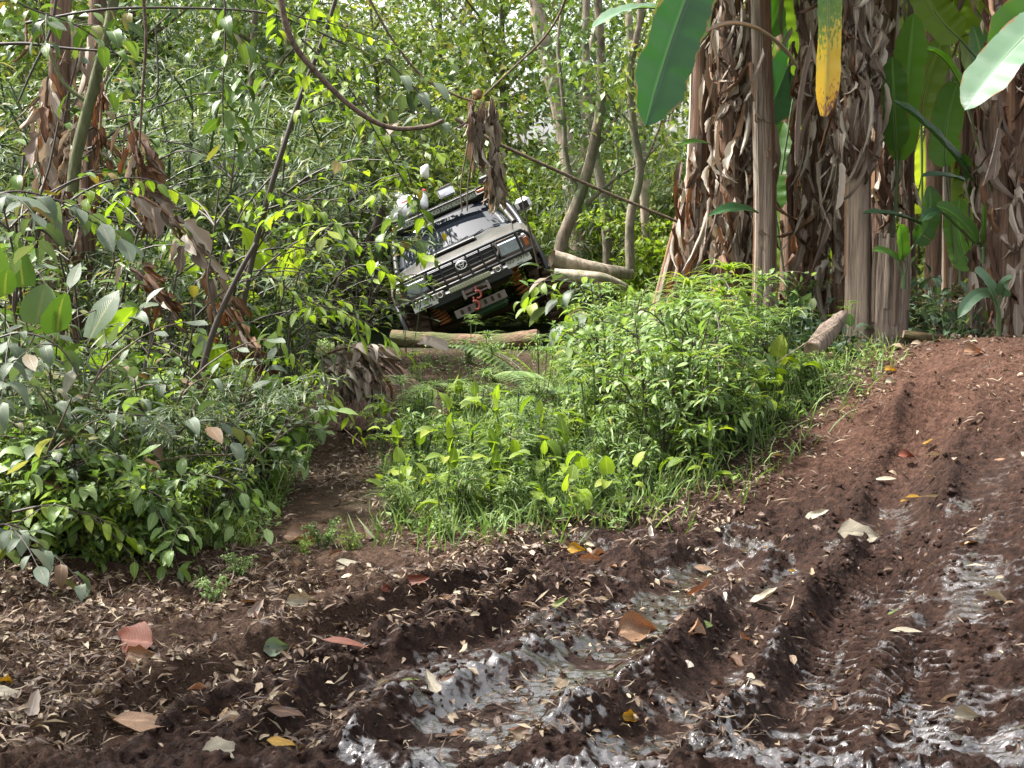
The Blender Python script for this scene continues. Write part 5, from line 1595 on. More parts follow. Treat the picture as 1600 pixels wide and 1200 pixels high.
for i in range(12):     # seedlings that fray the edge of the thicket and stand in the litter
    x = -2.2 + 1.5 * r.random(); y = (5.45 + .4 * (x + 2.1) if x < -1.1 else 6.15) + .5 * r.normal() * .5
    if y > 6.5 and x > -1: y = 6.3
    v = int(r.integers(3)); px = 800 + 2200 * x / y
    if x < -1.35: continue
    put(SM[v], x, y, .16 + .16 * r.random(), None, ('tiny bright seedling ', 'tiny dark leaved seedling ', 'tiny lime seedling ')[v] + ('in the litter far left' if px < 200 else 'in the litter below the left thicket' if px < 420 else 'in the litter before the path' if px < 560 else 'in the litter in front of the clearing'), 'seedlings in the leaf litter')
# leafy twigs hanging from the canopy in front of the thicket
def twig(label, pts, mat, kind, ls, sp, seed, smat='stem_dark', cat='branch'):
    q = smoothpath(np.array(pts), 5); b = q[0].copy(); q = q - b; r_ = np.random.default_rng(seed)
    root = empty('leafy_branch', tuple(b), label, cat)
    tb = MB(); st = [(q, .006, 1)]
    for j in range(3):
        k_ = int(len(q) * (.25 + .2 * j)); L = .22 + .2 * r_.random(); d = np.array([r_.normal() * .7, r_.normal() * .5, -.2 - .5 * r_.random()])
        st.append((arc(q[k_], q[k_] + d / np.linalg.norm(d) * L, -.03, 6), .003, 1))
    for p_, r0, _ in st: tube(tb, p_, np.linspace(r0, r0 * .4, len(p_)), 5)
    tb.obj('twig', M[smat], root)
    pos, dr, up = anchors(r_, st, sp, .1, .5, .1)
    for i in range(len(pos)):
        inst('leaf', leafmesh(kind, int(r_.integers(4)), mat), root, frame(pos[i], dr[i], up[i], 0, ls * (.6 + .7 * r_.random())))
    return root


twig('leafy branch hanging straight down in the upper left with dark oval leaves', [B(350, -30, 7.2), B(352, 60, 7.2), B(348, 150, 7.2), B(352, 240, 7.2)], 'leaf_shrub', 'ovate', .12, .045, 1)
twig('lime leafy branch reaching right above the truck roof', [B(470, 60, 7.6), B(540, 130, 7.6), B(600, 230, 7.6), B(640, 300, 7.7), B(668, 350, 7.8)], 'leaf_lime', 'ovate', .085, .05, 2)
twig('lime leafy branch hiding the left side of the truck', [B(440, 300, 7.4), B(500, 330, 7.4), B(560, 380, 7.4), B(600, 425, 7.5)], 'leaf_lime', 'ovate', .095, .05, 3)
twig('green leafy branch at the top edge left of the swooping vine', [B(360, -40, 7.8), B(450, 20, 7.8), B(530, 40, 7.9), B(610, 70, 8)], 'leaf_lime', 'ovate', .08, .045, 4)
twig('branch with broad dark leaves in the top left corner', [B(-40, -40, 6.8), B(40, 10, 6.8), B(120, 40, 6.9), B(190, 90, 7)], 'leaf_shrub', 'ovate', .12, .055, 5)
twig('branch with dusty leaves at the left edge halfway up', [B(-60, 330, 6), B(10, 300, 6), B(80, 310, 6.1), B(150, 350, 6.2)], 'leaf_grey', 'ovate', .15, .06, 6)
twig('branch of yellow green leaves above the dead banana fronds', [B(60, 350, 6.6), B(150, 290, 6.6), B(230, 280, 6.7), B(310, 320, 6.8)], 'leaf_lime', 'ovate', .09, .05, 7)
twig('dusty leafy branch low in the left thicket above the reddish twig', [B(150, 640, 6.3), B(230, 650, 6.3), B(310, 660, 6.3), B(380, 700, 6.3)], 'leaf_grey', 'ovate', .12, .055, 8)
twig('dusty drooping branch at the left edge low in the thicket', [B(-30, 540, 5.9), B(30, 520, 5.9), B(90, 540, 5.9), B(130, 600, 5.9)], 'leaf_grey', 'ovate', .13, .055, 9)
twig('green leafy branch between swooping vine and truck', [B(560, 150, 8.2), B(620, 230, 8.2), B(650, 310, 8.2), B(655, 380, 8.2)], 'leaf_shrub', 'ovate', .11, .06, 10)
twig('small branch of shiny leaves beside the hanging dead leaf', [B(600, 90, 8.6), B(660, 150, 8.6), B(700, 200, 8.6)], 'leaf_grey', 'ovate', .14, .06, 11)
twig('bright leafy branch over the soil bank', [B(420, 430, 8.2), B(480, 470, 8.2), B(540, 490, 8.2), B(560, 520, 8.2)], 'leaf_lime', 'lance', .12, .045, 12)
twig('second bright leafy branch at the right edge of the left thicket', [B(430, 520, 8.0), B(470, 570, 8.0), B(500, 600, 8.0), B(510, 640, 8.0)], 'leaf_lime', 'lance', .11, .04, 13)
twig('lime leafy branch spilling over the litter at the lower left', [B(20, 800, 5.7), B(90, 790, 5.6), B(160, 820, 5.6), B(215, 880, 5.6)], 'leaf_lime', 'ovate', .085, .045, 14)
twig('dusty branch hanging over the litter at the far lower left', [B(-40, 830, 5.4), B(20, 820, 5.4), B(70, 860, 5.4), B(95, 920, 5.4)], 'leaf_grey', 'ovate', .11, .055, 15)
twig('green leafy branch hanging low over the path end of the thicket', [B(290, 740, 6.2), B(350, 750, 6.1), B(400, 790, 6.1), B(425, 850, 6.1)], 'leaf_herb', 'ovate', .08, .045, 16)
twig('green branch spilling over the litter below the thicket middle', [B(180, 760, 5.9), B(240, 770, 5.8), B(290, 820, 5.8), B(310, 880, 5.8)], 'leaf_herb', 'ovate', .09, .045, 17)
# dead banana fronds tangled in the thicket
for i, (lab_, p0, p1, w_, y, sg, mt) in enumerate((('orange brown dead frond hanging in the upper left thicket', (205, 190), (232, 330), .13, 8.0, -.02, 'dry_brown'), ('tan dead frond arching through the left thicket', (200, 300), (360, 470), .13, 7.9, -.12, 'dry'),
                                                ('second tan dead frond below the arching one', (205, 420), (262, 480), .11, 7.8, -.03, 'dry_brown'), ('dark dead frond hanging at the far left', (75, 120), (62, 300), .16, 9.2, 0, 'dry'), ('pale dead frond hanging in the upper left corner', (118, 180), (95, 330), .12, 9.0, 0, 'dry'),
                                                ('curled brown frond piece above the soil bank', (340, 470), (400, 560), .14, 8.2, -.02, 'dry_brown'), ('narrow brown frond hanging behind the leaning green sapling', (160, 130), (150, 330), .12, 9.3, 0, 'dry_brown'))):
    dead_frond(lab_, B(*p0, y), B(*p1, y - .1), sg, w_ * 1.25, 34, seed=140 + i, brown=.25 if mt == 'dry' else .75)
dp = pseudostem('dead leafy banana stem half hidden in the upper left thicket', stem_at(95, 0, 85, 480, 9.6), (.08, .06), 'pstem_brown', [(.6, 2.8, .14, 40, .5)], seed=40, sz=.2, strips=-3)
dp = pseudostem('second dead banana stem behind the leaning green sapling', stem_at(150, 60, 130, 480, 9.9), (.07, .05), 'pstem_brown', [(.9, 2.7, .12, 30, .3)], seed=41, sz=.18, strips=-3)

# ------------------------------------------------------------ the bright clearing
def sedgeproto(seed, h, nb=16, L=.27):
    r_ = np.random.default_rng(seed); root = empty('umbrella_sedge', (0, 0, -50), '', 'plant')
    for k_ in range(4):
        a = r_.random() * 6.28; hh = h * (.6 + .45 * r_.random()); tipx = np.array([math.cos(a), math.sin(a), 0]) * hh * .22
        tb = MB(); pts = arc((tipx[0] * .15, tipx[1] * .15, -.04), (tipx[0], tipx[1], hh), 0, 6, tipx * .1); tube(tb, pts, [.0035] * 7, 5)
        so_ = tb.obj('stem', M['stem_green'], root)
        fb = MB(); aa = np.linspace(0, 6.28, nb, endpoint=False) + r_.random(nb) * .25
        T = leafT(1, .07, 5, droop=1.5, fold=.3, prof='blade')
        dr = np.stack([np.cos(aa), np.sin(aa), .25 + .35 * r_.random(nb)], 1)
        batch(fb, T, np.tile(pts[-1], (nb, 1)), dr, None, L * (.6 + .5 * r_.random(nb)))
        fb.obj('bract_whorl', M['leaf_lime' if seed % 2 else 'leaf_herb'], so_)
        ub = MB()
        for j in range(9):
            d = np.array([math.cos(j * .7), math.sin(j * .7), 1.2]); d = d / np.linalg.norm(d) * .045
            tube(ub, [pts[-1], pts[-1] + d], [.0012, .0012], 3); blob(ub, pts[-1] + d, (.007, .007, .006), j, .1, 5, 4)
        ub.obj('flower_head', M['leaf_herb'], so_)
    return root


SG = [sedgeproto(201, .85), sedgeproto(202, .7, 14, .22), sedgeproto(203, .45, 12, .16)]


def herbproto(seed, h, mat, kind, ls, n=10, sp=.03, spread=.16, smat='stem_dark', name='clearing_herb'):
    return plant(name, 'plant', '', seed, kind, mat, smat, h, n, spread, sp, ls, branch=1, start=.25, single=False, cluster=2, blen=.22)


HB = [herbproto(211, .42, 'leaf_herb', 'lance', .085), herbproto(212, .5, 'leaf_herb', 'bamboo', .14, 12, .03), herbproto(213, .34, 'leaf_lime', 'small', .055, 12), herbproto(214, .55, 'leaf_herb', 'bamboo', .16, 12, .035, .22), herbproto(215, .30, 'leaf_herb', 'small', .05, 14)]
BH = [plant('broadleaf_herb', 'plant', '', 221, 'ovate', 'leaf_lime', 'stem_green', .34, 3, .14, .06, .13, branch=1, start=.45, maxl=18, droop=.1), plant('broadleaf_herb', 'plant', '', 222, 'heart', 'leaf_lime', 'stem_green', .28, 3, .16, .08, .10, branch=1, start=.5, maxl=14, droop=.1)]
TH = [plant('tall_weed', 'plant', '', 231, 'ovate', 'leaf_herb', 'stem_dark', .95, 5, .3, .05, .075, branch=4, single=False, cluster=1, start=.2), plant('tall_weed', 'plant', '', 232, 'lance', 'leaf_herb', 'stem_dark', .8, 6, .3, .04, .10, branch=4, single=False, cluster=2, start=.2)]
r = np.random.default_rng(41)
LH = {'clearing_herb': ('narrow leaved bright herb in the sunlit clearing before the truck', 'herbs of the sunlit clearing'), 'broadleaf_herb': ('broad lime leaved herb in the sunlit clearing', 'lime herbs of the clearing'),
      'tall_weed': ('tall branching weed in the clump beside the mud track', 'tall weeds beside the mud track'), 'umbrella_sedge': ('umbrella sedge with radiating leaves in the clearing', 'umbrella sedges of the clearing')}


def inclear(x, y):
    """the vegetated island between the litter path and the mud track"""
    left = -.62 + .06 * math.sin(y * 3) - (y - 6.4) * .04
    right = np.interp(y, EDGE[:, 1], EDGE[:, 0]) + .10 * math.sin(y * 9) + .06 * math.sin(y * 23)
    front = 6.42 + .25 * abs(x + .05) ** 1.5 + .1 * math.sin(x * 7)
    return left < x < right - .08 and y > front


def zone(x, y):
    px = 800 + 2200 * x / y
    if y > 10.8: return 'between the clearing and the truck log'
    if px > 1215: return 'low at the top edge of the mud track'
    if px > 930: return ('at the foot of' if y < 8 else 'inside' if y < 9.3 else 'at the back of') + ' the tall clump right of the clearing'
    if y < 6.9: return 'at the front edge of the clearing by the litter'
    if px < 660: return 'at the left end of the clearing near the soil bank'
    return 'in the middle of the bright clearing' if y < 8.4 else 'at the back of the bright clearing'


HN = {'clearing_herb': ('stiff lance leaved herb', 'grassy narrow leaved herb', 'round lime leaved low herb', 'tall grassy herb with long leaves', 'tiny round leaved herb'), 'broadleaf_herb': ('oval leaved lime herb', 'heart leaved lime herb'),
      'tall_weed': ('tall oval leaved weed', 'tall lance leaved weed'), 'umbrella_sedge': ('large umbrella sedge', 'middle sized umbrella sedge', 'small umbrella sedge')}


def hput(p, x, y, s=1., label=None):
    nm = p.name.split('.')[0]; v = int(p.name.split('.')[1]) if '.' in p.name else 0
    return put(p, x, y, s, None, label or HN[nm][v].replace('tall grassy herb with long leaves', 'tall long leaved herb') + ' ' + zone(x, y), None if label else LH[nm][1])


n_ = 0
while n_ < 195:
    y = 6.4 + 6.8 * r.random() ** 1.25; x = -1 + 3.8 * r.random()
    if not inclear(x, y): continue
    px = 800 + 2200 * x / y
    if y > 9.9 and px < 880 and r.random() < .88: continue
    tall = 930 < px < 1205 and y > 7.5
    low = px > 1215
    if 1150 < px < 1230 and r.random() < .3: tall = False
    k_ = r.random()
    s = (.5 + .45 * r.random()) * (1.6 if tall else .6 if low else .82) * (.8 if y < 7 else 1)
    if y > 9.8 and not tall: s *= .62
    if tall and k_ < .4: p = TH[int(r.integers(2))]; s *= .72
    elif k_ < .42: p = HB[[0, 1, 3][int(r.integers(3))]]
    elif k_ < .72: p = HB[[2, 4][int(r.integers(2))]]
    elif k_ < .91: p = SG[2 if y < 8 else 1]; s = s * 1.0
    else: p = BH[int(r.integers(2))]; s *= 1.15
    if low and p in SG: p = HB[4]
    hput(p, x, y, s); n_ += 1
for px, y, s in ((700, 7.1, 1.1), (760, 6.8, .9), (640, 7.4, .9), (690, 6.7, 1.0), (800, 7.0, 1.0), (860, 6.8, .9), (900, 7.2, 1.0), (930, 6.9, .8), (780, 7.6, 1.2), (830, 7.5, 1.0), (620, 7.0, .8), (1075, 7.6, .7), (590, 9.0, .9), (730, 7.9, 1.1), (880, 6.6, .7), (960, 6.8, .8)):
    hput(BH[0] if s >= .9 else BH[1], (px - 800) / 2200 * y, y, s)
for lab_, px, y, s, q in (('tallest umbrella sedge, its drooping star in front of the brown fibrous stem', 1120, 8.9, 1.25, 0), ('umbrella sedge just left of the tallest one', 1080, 9.2, 1.05, 0), ('umbrella sedge at the right end of the tall clump', 1165, 9.0, 1.0, 1), ('umbrella sedge with pale curved leaves in front of the left truck wheel', 636, 13.4, 1.0, 0),
                           ('low umbrella sedge on the log under the truck bumper', 735, 14.3, .6, 1), ('single small umbrella sedge by the pale cut log', 1318, 9.9, .75, 2), ('umbrella sedge on the soil bank left of the clearing', 655, 10.8, .9, 2), ('umbrella sedge in the middle of the tall clump', 1010, 9.2, .95, 1), ('small umbrella sedge at the left edge of the clearing', 578, 8.8, .8, 2)):
    hput(SG[q], (px - 800) / 2200 * y, y, s, lab_)
for i in range(16):
    y = 7 + 5 * r.random(); x = -.6 + 2.8 * r.random()
    if inclear(x, y): hput(SG[2 if y < 8.5 else 1], x, y, .7 + .3 * r.random())


def fernproto(seed, nf=6, L=.55):
    r_ = np.random.default_rng(seed); root = empty('fern', (0, 0, -50), '', 'fern')
    for k_ in range(nf):
        a = k_ * 6.28 / nf + r_.random() * .5; fb = MB()
        pts = arc((0, 0, 0), (L, 0, L * .45), -L * .16, 16); tube(fb, pts, np.linspace(.004, .001, 17), 4, 1)
        T = leafT(1, .2, 2, droop=.4, fold=.1, prof='lance')
        t_ = np.linspace(.15, .98, 20); P_ = np.array([np.interp(t_, np.linspace(0, 1, 17), pts[:, j]) for j in range(3)]).T
        for sd in (-1, 1):
            dr = np.tile([.35, sd, -.1], (20, 1)); batch(fb, T, P_, dr, None, L * .30 * np.sin(np.pi * (t_ * .9 + .08)) ** .8)
        o = fb.obj('frond', [M['leaf_herb'], M['stem_green']], root); o.rotation_euler = (0, -.1 + .4 * r_.random(), a)
    return root


FE = [fernproto(1), fernproto(2, 5, .45)]
for lab_, px, y, s, q in (('large fern with pale fronds right of the truck log', 850, 11.2, 1.5, 0), ('fern in the middle of the tall clump below the sedges', 1215, 9.3, .8, 0), ('second fern below the truck log', 770, 10.6, 1.0, 1), ('fern behind the broken stump in the grove', 1432, 11.2, 1.0, 1), ('fern at the foot of the soil bank', 880, 11.2, .8, 1), ('fern behind the tall clump by the grove', 1120, 10.4, .9, 0)):
    put(FE[q], (px - 800) / 2200 * y, y, s, None, lab_)

# leafy twig with big pale leaves in front of the right wheel
twig('twig with large bright oval leaves in front of the right truck wheel', [B(905, 520, 12.5), B(880, 470, 12.5), B(850, 445, 12.5), B(815, 470, 12.5)], 'leaf_lime', 'ovate', .2, .11, 21, 'stem_green')
twig('second twig of pale leaves beside the right truck wheel', [B(930, 500, 12), B(900, 440, 12), B(850, 420, 12)], 'leaf_grey', 'ovate', .2, .12, 22, 'stem_green')
# grass and ground herbs nobody could count
gm = MB(); r = np.random.default_rng(51)
N_ = 26000
y = 6.2 + 7.5 * r.random(N_) ** 1.3; x = -3.2 + 6 * r.random(N_)
dens = fbm(x, y, 1.8, 3, 61)
ex_ = np.interp(y, EDGE[:, 1], EDGE[:, 0]); fr_ = (y < 10) & (r.random(N_) < .22) & (dens > .42) & (((x > ex_ - .1) & (x < ex_ + .30) & (y > 6.4)) | ((x > -.7) & (x < ex_) & (y > 6.15) & (y < 6.6)))
ok = fr_ | np.array([inclear(a, b) for a, b in zip(x, y)]) & (dens > .40) & ~((y > 10) & (x / y * 2200 < 60) & (dens < .62))
lf = (x < -1.15 - .05 * (y - 6)) & (y > 5.9) & (dens > .42)
x, y = x[ok | lf], y[ok | lf]
z = ground_h(x, y, False)
dr = np.stack([r.normal(size=len(x)) * .5, r.normal(size=len(x)) * .5, np.ones(len(x))], 1)
T = [leafT(1, .05, 3, droop=dd, fold=.2, prof='blade') for dd in (.8, 1.6, 2.3)]
ch = r.integers(3, size=len(x))
for q in range(3):
    m_ = ch == q; batch(gm, T[q], np.stack([x, y, z - .01], 1)[m_], dr[m_], r.normal(size=(m_.sum(), 3)), .09 + .16 * r.random(m_.sum()))
tag(gm.obj('grass', M['leaf_herb']), 'bright grass growing among the herbs of the clearing', 'grass', kind='stuff')
cm = MB(); N_ = 26000
y = 6.3 + 8.5 * r.random(N_) ** 1.2; x = -4.5 + 8.2 * r.random(N_)
dens = fbm(x, y, 2.2, 3, 71)
ok = np.array([inclear(a, b) for a, b in zip(x, y)]) & (dens > .38) & ~((y > 10) & (x / y * 2200 < 60) & (dens < .60))
lf = (x < -1.1 - .05 * (y - 6)) & (dens > .4) & (y > 6.0)
edge = (abs(x - np.interp(y, EDGE[:, 1], EDGE[:, 0])) < .2) & (dens > .5) & (y > 7)
x, y = x[ok | lf | edge], y[ok | lf | edge]
z = ground_h(x, y, False) + .01 + .07 * r.random(len(x))
dr = np.stack([r.normal(size=len(x)), r.normal(size=len(x)), .3 * np.ones(len(x))], 1)
ch = r.integers(4, size=len(x))
for q in range(4):
    m_ = ch == q; batch(cm, LT['small'][q], np.stack([x, y, z], 1)[m_], dr[m_], None, .025 + .045 * r.random(m_.sum()))
tag(cm.obj('ground_cover', M['leaf_herb']), 'tiny leaved plants carpeting the ground of the clearing', 'ground cover', kind='stuff')
fm = MB(); N_ = 26000
y = 13 + 26 * r.random(N_) ** 1.2; x = (r.random(N_) - .5) * y * 1.0
bad = (y < 21) & (x > -3) & (x < .8)
x, y = x[~bad], y[~bad]; z = base_h(x, y) + .02 + .12 * r.random(len(x))
dr = r.normal(size=(len(x), 3)) * [1, 1, .3] + [0, 0, .3]
batch(fm, LT['lance'][0], np.stack([x, y, z], 1), dr, None, .10 + .2 * r.random(len(x)))
tag(fm.obj('undergrowth', M['leaf_far']), 'leafy undergrowth on the forest floor behind the truck', 'undergrowth', kind='stuff')

# grey green cover at the foot of the grove
CV = [plant('cover_plant', 'plant', '', 241, 'ovate', 'leaf_cover', 'stem_green', .16, 5, .18, .07, .10, branch=0, start=.3, maxl=13, droop=.1), plant('cover_plant', 'plant', '', 242, 'ovate', 'leaf_cover', 'stem_green', .30, 6, .2, .07, .11, branch=1, start=.3, maxl=22, droop=.2)]
r = np.random.default_rng(61)
for i in range(64):
    px = 1195 + 430 * r.random(); y = 9.75 + 2.2 * r.random() + (.35 if px < 1290 else 0)
    put(CV[0 if y < 10.4 and px > 1300 else int(r.integers(2))], (px - 800) / 2200 * y, y, .7 + .5 * r.random(), None, 'grey green leafy plant at the foot of the banana grove', 'cover plants at the foot of the grove')
for px, y, s in ((1225, 10.3, 1.3), (1255, 10.0, 1.25), (1205, 10.6, 1.2), (1240, 10.8, 1.5), (1275, 10.2, 1.0), (1180, 10.5, 1.1)):
    put(CV[1], (px - 800) / 2200 * y, y, s, None, 'grey green leafy plant at the foot of the banana grove', 'cover plants at the foot of the grove')

# ------------------------------------------------------------ logs
def logobj(label, pts, rad, mat='log', name='log', seed=1, k=18, ends=True):
    q = smoothpath(np.array(pts), 5); b = q[0].copy(); root = empty(name, tuple(b), label, 'log'); tb = MB()
    tube(tb, q - b, np.interp(np.linspace(0, 1, len(q)), np.linspace(0, 1, len(rad)), rad), k, flute=.10, seed=seed, jit=.12); tb.obj('bark', M[mat], root)
    for i, e in ((0, 1), (-1, -1)) if ends else ():
        eb_ = MB(); c = q[i] - b; d = (q[1] - q[0] if i == 0 else q[-1] - q[-2]); d /= np.linalg.norm(d)
        rr = rad[0 if i == 0 else -1] * .93
        tube(eb_, [c - d * .004 * e, c + d * .012 * e], [rr, rr * .97], 14, cap=True, jit=.1); eb_.obj('cut_end', M['cutwood'], root)
    return root


gp = lambda px, py, y, dz=0.: (P(px, py, y).x, y, gz(P(px, py, y).x, y) + dz)
logobj('long rotten brown log lying in front of the truck wheels', [B(612, 528, 14.9), B(690, 535, 14.8), B(770, 538, 14.7), B(842, 528, 14.6)], [.085, .10, .11, .09], seed=2)
logobj('pale branchless log lying behind the right truck wheel', [B(862, 404, 16.4), B(930, 422, 16.6), B(985, 428, 17)], [.10, .09, .07], 'bark_pale', seed=3, ends=False)
logobj('second pale log just under the first one behind the truck', [B(866, 430, 16.0), B(935, 437, 16), B(975, 450, 16.4)], [.07, .08, .06], 'bark_pale', seed=4, ends=False)
logobj('pale fibrous cut log leaning at the edge of the mud track', [B(1268, 548, 9.35), B(1292, 520, 9.6), B(1318, 492, 9.8)], [.06, .07, .035], 'pstem', seed=5)
logobj('thin brown log lying on the ground cover below the stump', [B(1412, 522, 9.9), B(1450, 528, 9.9), B(1492, 530, 10)], [.03, .035, .03], seed=6)
logobj('short wet brown log end at the bottom right corner', [B(1548, 1172, 4.12), B(1600, 1176, 4.1), B(1660, 1180, 4.05)], [.045, .052, .05], seed=7)
logobj('dark rotten stick lying under the left thicket', [B(175, 895, 5.95), B(200, 918, 5.9), B(222, 936, 5.85)], [.02, .022, .012], seed=8)

# soil bank with roots and a heap of dead banana leaf
bk = MB(); c0 = np.array(P(560, 640, 9.9)); gx, gy = np.meshgrid(np.linspace(-.62, .62, 46), np.linspace(-.5, .9, 40))
hz = .36 * np.exp(-(gx / .42) ** 4) * sm(-.42, -.12, gy + .08 * np.sin(gx * 9)) * (1 - .8 * sm(.3, .9, gy)) + (fbm(gx + 5, gy, 7, 5, 3, True) - .6) * .26
wx = gx + c0[0]; wy = gy + 10.4; wz = base_h(wx, wy) - .04 + hz
kk = 46; ii = (np.arange(39)[:, None] * kk + np.arange(45)[None]).ravel()
bk.add(np.stack([wx, wy, wz], -1).reshape(-1, 3), np.stack([ii, ii + 1, ii + kk + 1, ii + kk], 1))
bo = bk.obj('soil_bank', plain('red_soil', (.105, .060, .042), .9, var=.5, vscale=14., bump=1.0)); tag(bo, 'bare red brown soil bank left of the clearing', 'soil bank', kind='structure')
rt = np.random.default_rng(9)
for i in range(16):
    x = c0[0] - .35 + .65 * rt.random(); tb = MB()
    p0 = np.array([x, 10.06, float(base_h(x, 10)) + .3 - .1 * rt.random()]); p1 = p0 + [rt.normal() * .15, -.12 - .15 * rt.random(), -.28]
    tube(tb, arc((0, 0, 0), p1 - p0, .05, 7, (rt.normal() * .05, 0, 0)), [.004] * 8, 4)
    o = tb.obj('root', M['stem_brown']); o.location = tuple(p0); tag(o, 'thin root dangling from the bare soil bank', 'root', 'roots of the soil bank')
for i, (p0, p1, w_) in enumerate((((500, 560), (590, 548), .16), ((530, 575), (598, 590), .18), ((560, 560), (600, 640), .15), ((505, 585), (560, 600), .14), ((575, 570), (585, 650), .12))):
    dead_frond(('crumpled dead banana leaf, topmost on the soil bank', 'dead banana leaf folded over the middle of the soil bank', 'dead banana leaf hanging down the right side of the soil bank', 'small dead banana leaf at the left end of the soil bank', 'lowest dead banana leaf strip hanging from the soil bank')[i], B(*p0, 10.0 - .03 * i), B(*p1, 9.85 - .03 * i), -.05, w_ * 1.25, 30, seed=160 + i, brown=.08, up=(0, -.7, 1))
banana_leaf('dead_banana_leaf', B(655, 535, 13.2), B(700, 548, 13.0), .16, 'dry', sag=-.03, up=(0, -.6, 1), label='flat pale dead leaf in front of the truck log', cat='leaf', seed=170, fold=.3, n=9)

# ------------------------------------------------------------ litter
def gfit(x, y):
    e = .02; h0 = ground_h(np.array([x, x + e, x]), np.array([y, y, y + e]), False)
    return h0[0], np.array([-(h0[1] - h0[0]) / e, -(h0[2] - h0[0]) / e, 1.])


lm = MB(); r = np.random.default_rng(71); N_ = 130000
y = 3.9 + 9.5 * r.random(N_) ** 1.5; x = (r.random(N_) - .5) * y * .95
band = np.exp(-((y - (6.15 + .25 * np.sin(x * 2))) / .75) ** 2) * (1 - sm(.5, 1.1, x)) + .42 * sm(-.1, -1.3, x - .35 * (y - 5.2)) * (1 - sm(6, 6.6, y)) + .12 * (1 - sm(.2, 1.4, x)) * (y < 6.5)
band = band + 1.0 * np.exp(-((x + 1.05) / .38) ** 2) * (y > 6) * (y < 10.5) + .75 * np.exp(-((x + .8) / 1.4) ** 4 - ((y - 12.4) / 2.) ** 4) + .13 * (x > .8) * (y > 7) + .035
edgeR = np.exp(-((x - np.interp(y, EDGE[:, 1], EDGE[:, 0]) - .1) / .3) ** 2) * (y > 6.3) * (y < 9.5) * .7
cl_ = fbm(x, y, 3.2, 3, 81)
keep = r.random(N_) < np.clip(band + edgeR, 0, 1) * sm(.3, .62, cl_) * 1.25
x, y = x[keep], y[keep]; z = ground_h(x, y, False)
n = len(x); hd_ = r.random(n) * 6.28
dr = np.stack([np.cos(hd_), np.sin(hd_), r.normal(size=n) * .28], 1); up = np.array([0, 0, 1.]) + r.normal(size=(n, 3)) * .45
TT = [leafT(1, .13, 2, droop=.6, fold=.3, prof='lance', wav=.3, twist=.6), leafT(1, .07, 2, droop=-.9, fold=.4, prof='lance', twist=-.8), leafT(1, .45, 3, droop=1.2, fold=.5, prof='ovate', wav=.6), crumpleT(1, .5, 2, 3, 1.4, .3, 3)]
ch = r.choice(4, size=n, p=[.38, .30, .20, .12]); sz = np.where(ch < 2, .022 + .07 * r.random(n) ** 1.8, .016 + .04 * r.random(n))
for q in range(4):
    m_ = ch == q; batch(lm, TT[q], np.stack([x, y, z + .006 + .012 * r.random(n)], 1)[m_], dr[m_], up[m_], sz[m_])
print('litter', n)
tag(lm.obj('leaf_litter', M['straw']), 'straw coloured litter of dry narrow leaves strewn over the mud', 'litter', kind='stuff')
sl = MB(); N_ = 9000
y = 9.6 + 4 * r.random(N_); x = 1.2 + 4.2 * r.random(N_); z = ground_h(x, y, False)
dr = r.normal(size=(N_, 3)) * [1, 1, .2]; batch(sl, TT[2], np.stack([x, y, z + .01], 1), dr, np.array([0, 0, 1.]) + r.normal(size=(N_, 3)) * .4, .03 + .07 * r.random(N_))
tag(sl.obj('grove_litter', M['fallen']), 'brown leaf litter on the ground under the banana grove', 'litter', kind='stuff')
# clods thrown up along the ruts
kd = MB(); N_ = 2600; r = np.random.default_rng(73)
BT = MB(); blob(BT, (0, 0, 0), (1, .8, .6), 4, .3, 6, 4); Bt = (np.concatenate(BT.v), BT.f[0], BT.uv[0])
xs = []; ys = []
for pts, wd, *_ in RUTS:
    for _k in range(N_ // 7):
        a = pts[int(r.integers(len(pts)))]; q = (1.2 + .9 * r.random()) * wd * (1 if r.random() < .5 else -1)
        xs.append(a[0] + q + r.normal() * .05); ys.append(a[1] + r.normal() * .12)
xs = np.array(xs); ys = np.array(ys); z = ground_h(xs, ys, False)
batch(kd, Bt, np.stack([xs, ys, z], 1), r.normal(size=(len(xs), 3)), None, .005 + .014 * r.random(len(xs)) ** 2.2)
ko = kd.obj('mud_clods', M['ground']); tag(ko, 'loose crumbs of wet mud thrown up beside the ruts', 'mud', kind='stuff')
for n_, v_ in (('wet', .3), ('dry', .15), ('litter', 0.), ('green', 0.), ('groove', 0.)):
    at_ = ko.data.attributes.new(n_, 'FLOAT', 'POINT'); at_.data.foreach_set('value', np.full(len(ko.data.vertices), v_, np.float32))

FM = {}
def fallmesh(mat, v):
    if (mat, v) not in FM:
        mb = MB()
        mb.add(*(crumpleT(1, .62, 6, 8, .7, .13, 11, 'ovate', .5), crumpleT(1, .46, 5, 8, 1.1, .16, 12, 'ovate', -.9), crumpleT(1, .7, 6, 8, 1.2, .17, 5, 'ovate', .4), crumpleT(1, .55, 6, 8, 1.9, .2, 6, 'ovate', 1.), leafT(1, .22, 4, droop=.4, fold=.2, prof='lance', wav=.1, twist=.3, seed=3))[v])
        FM[(mat, v)] = mb.mesh('fallen_leaf', M[mat])
    return FM[(mat, v)]


def fall(px, py, size, mat, v, label, group=None, head=None, lift=.012, tiltup=0.):
    g_ = G(px, py); h, nrm = gfit(g_.x, g_.y); hd_ = rng.random() * 6.28 if head is None else head
    nrm = nrm / np.linalg.norm(nrm) + np.array([0, -tiltup, 0])
    d = np.array([math.cos(hd_), math.sin(hd_), 0]); c = np.array([g_.x, g_.y, h + lift]) - d * size * .5
    size *= .88; o = inst('fallen_leaf', fallmesh(mat, v), None, frame(c, d, nrm, 0, size))
    return tag(o, label, 'leaf', group)


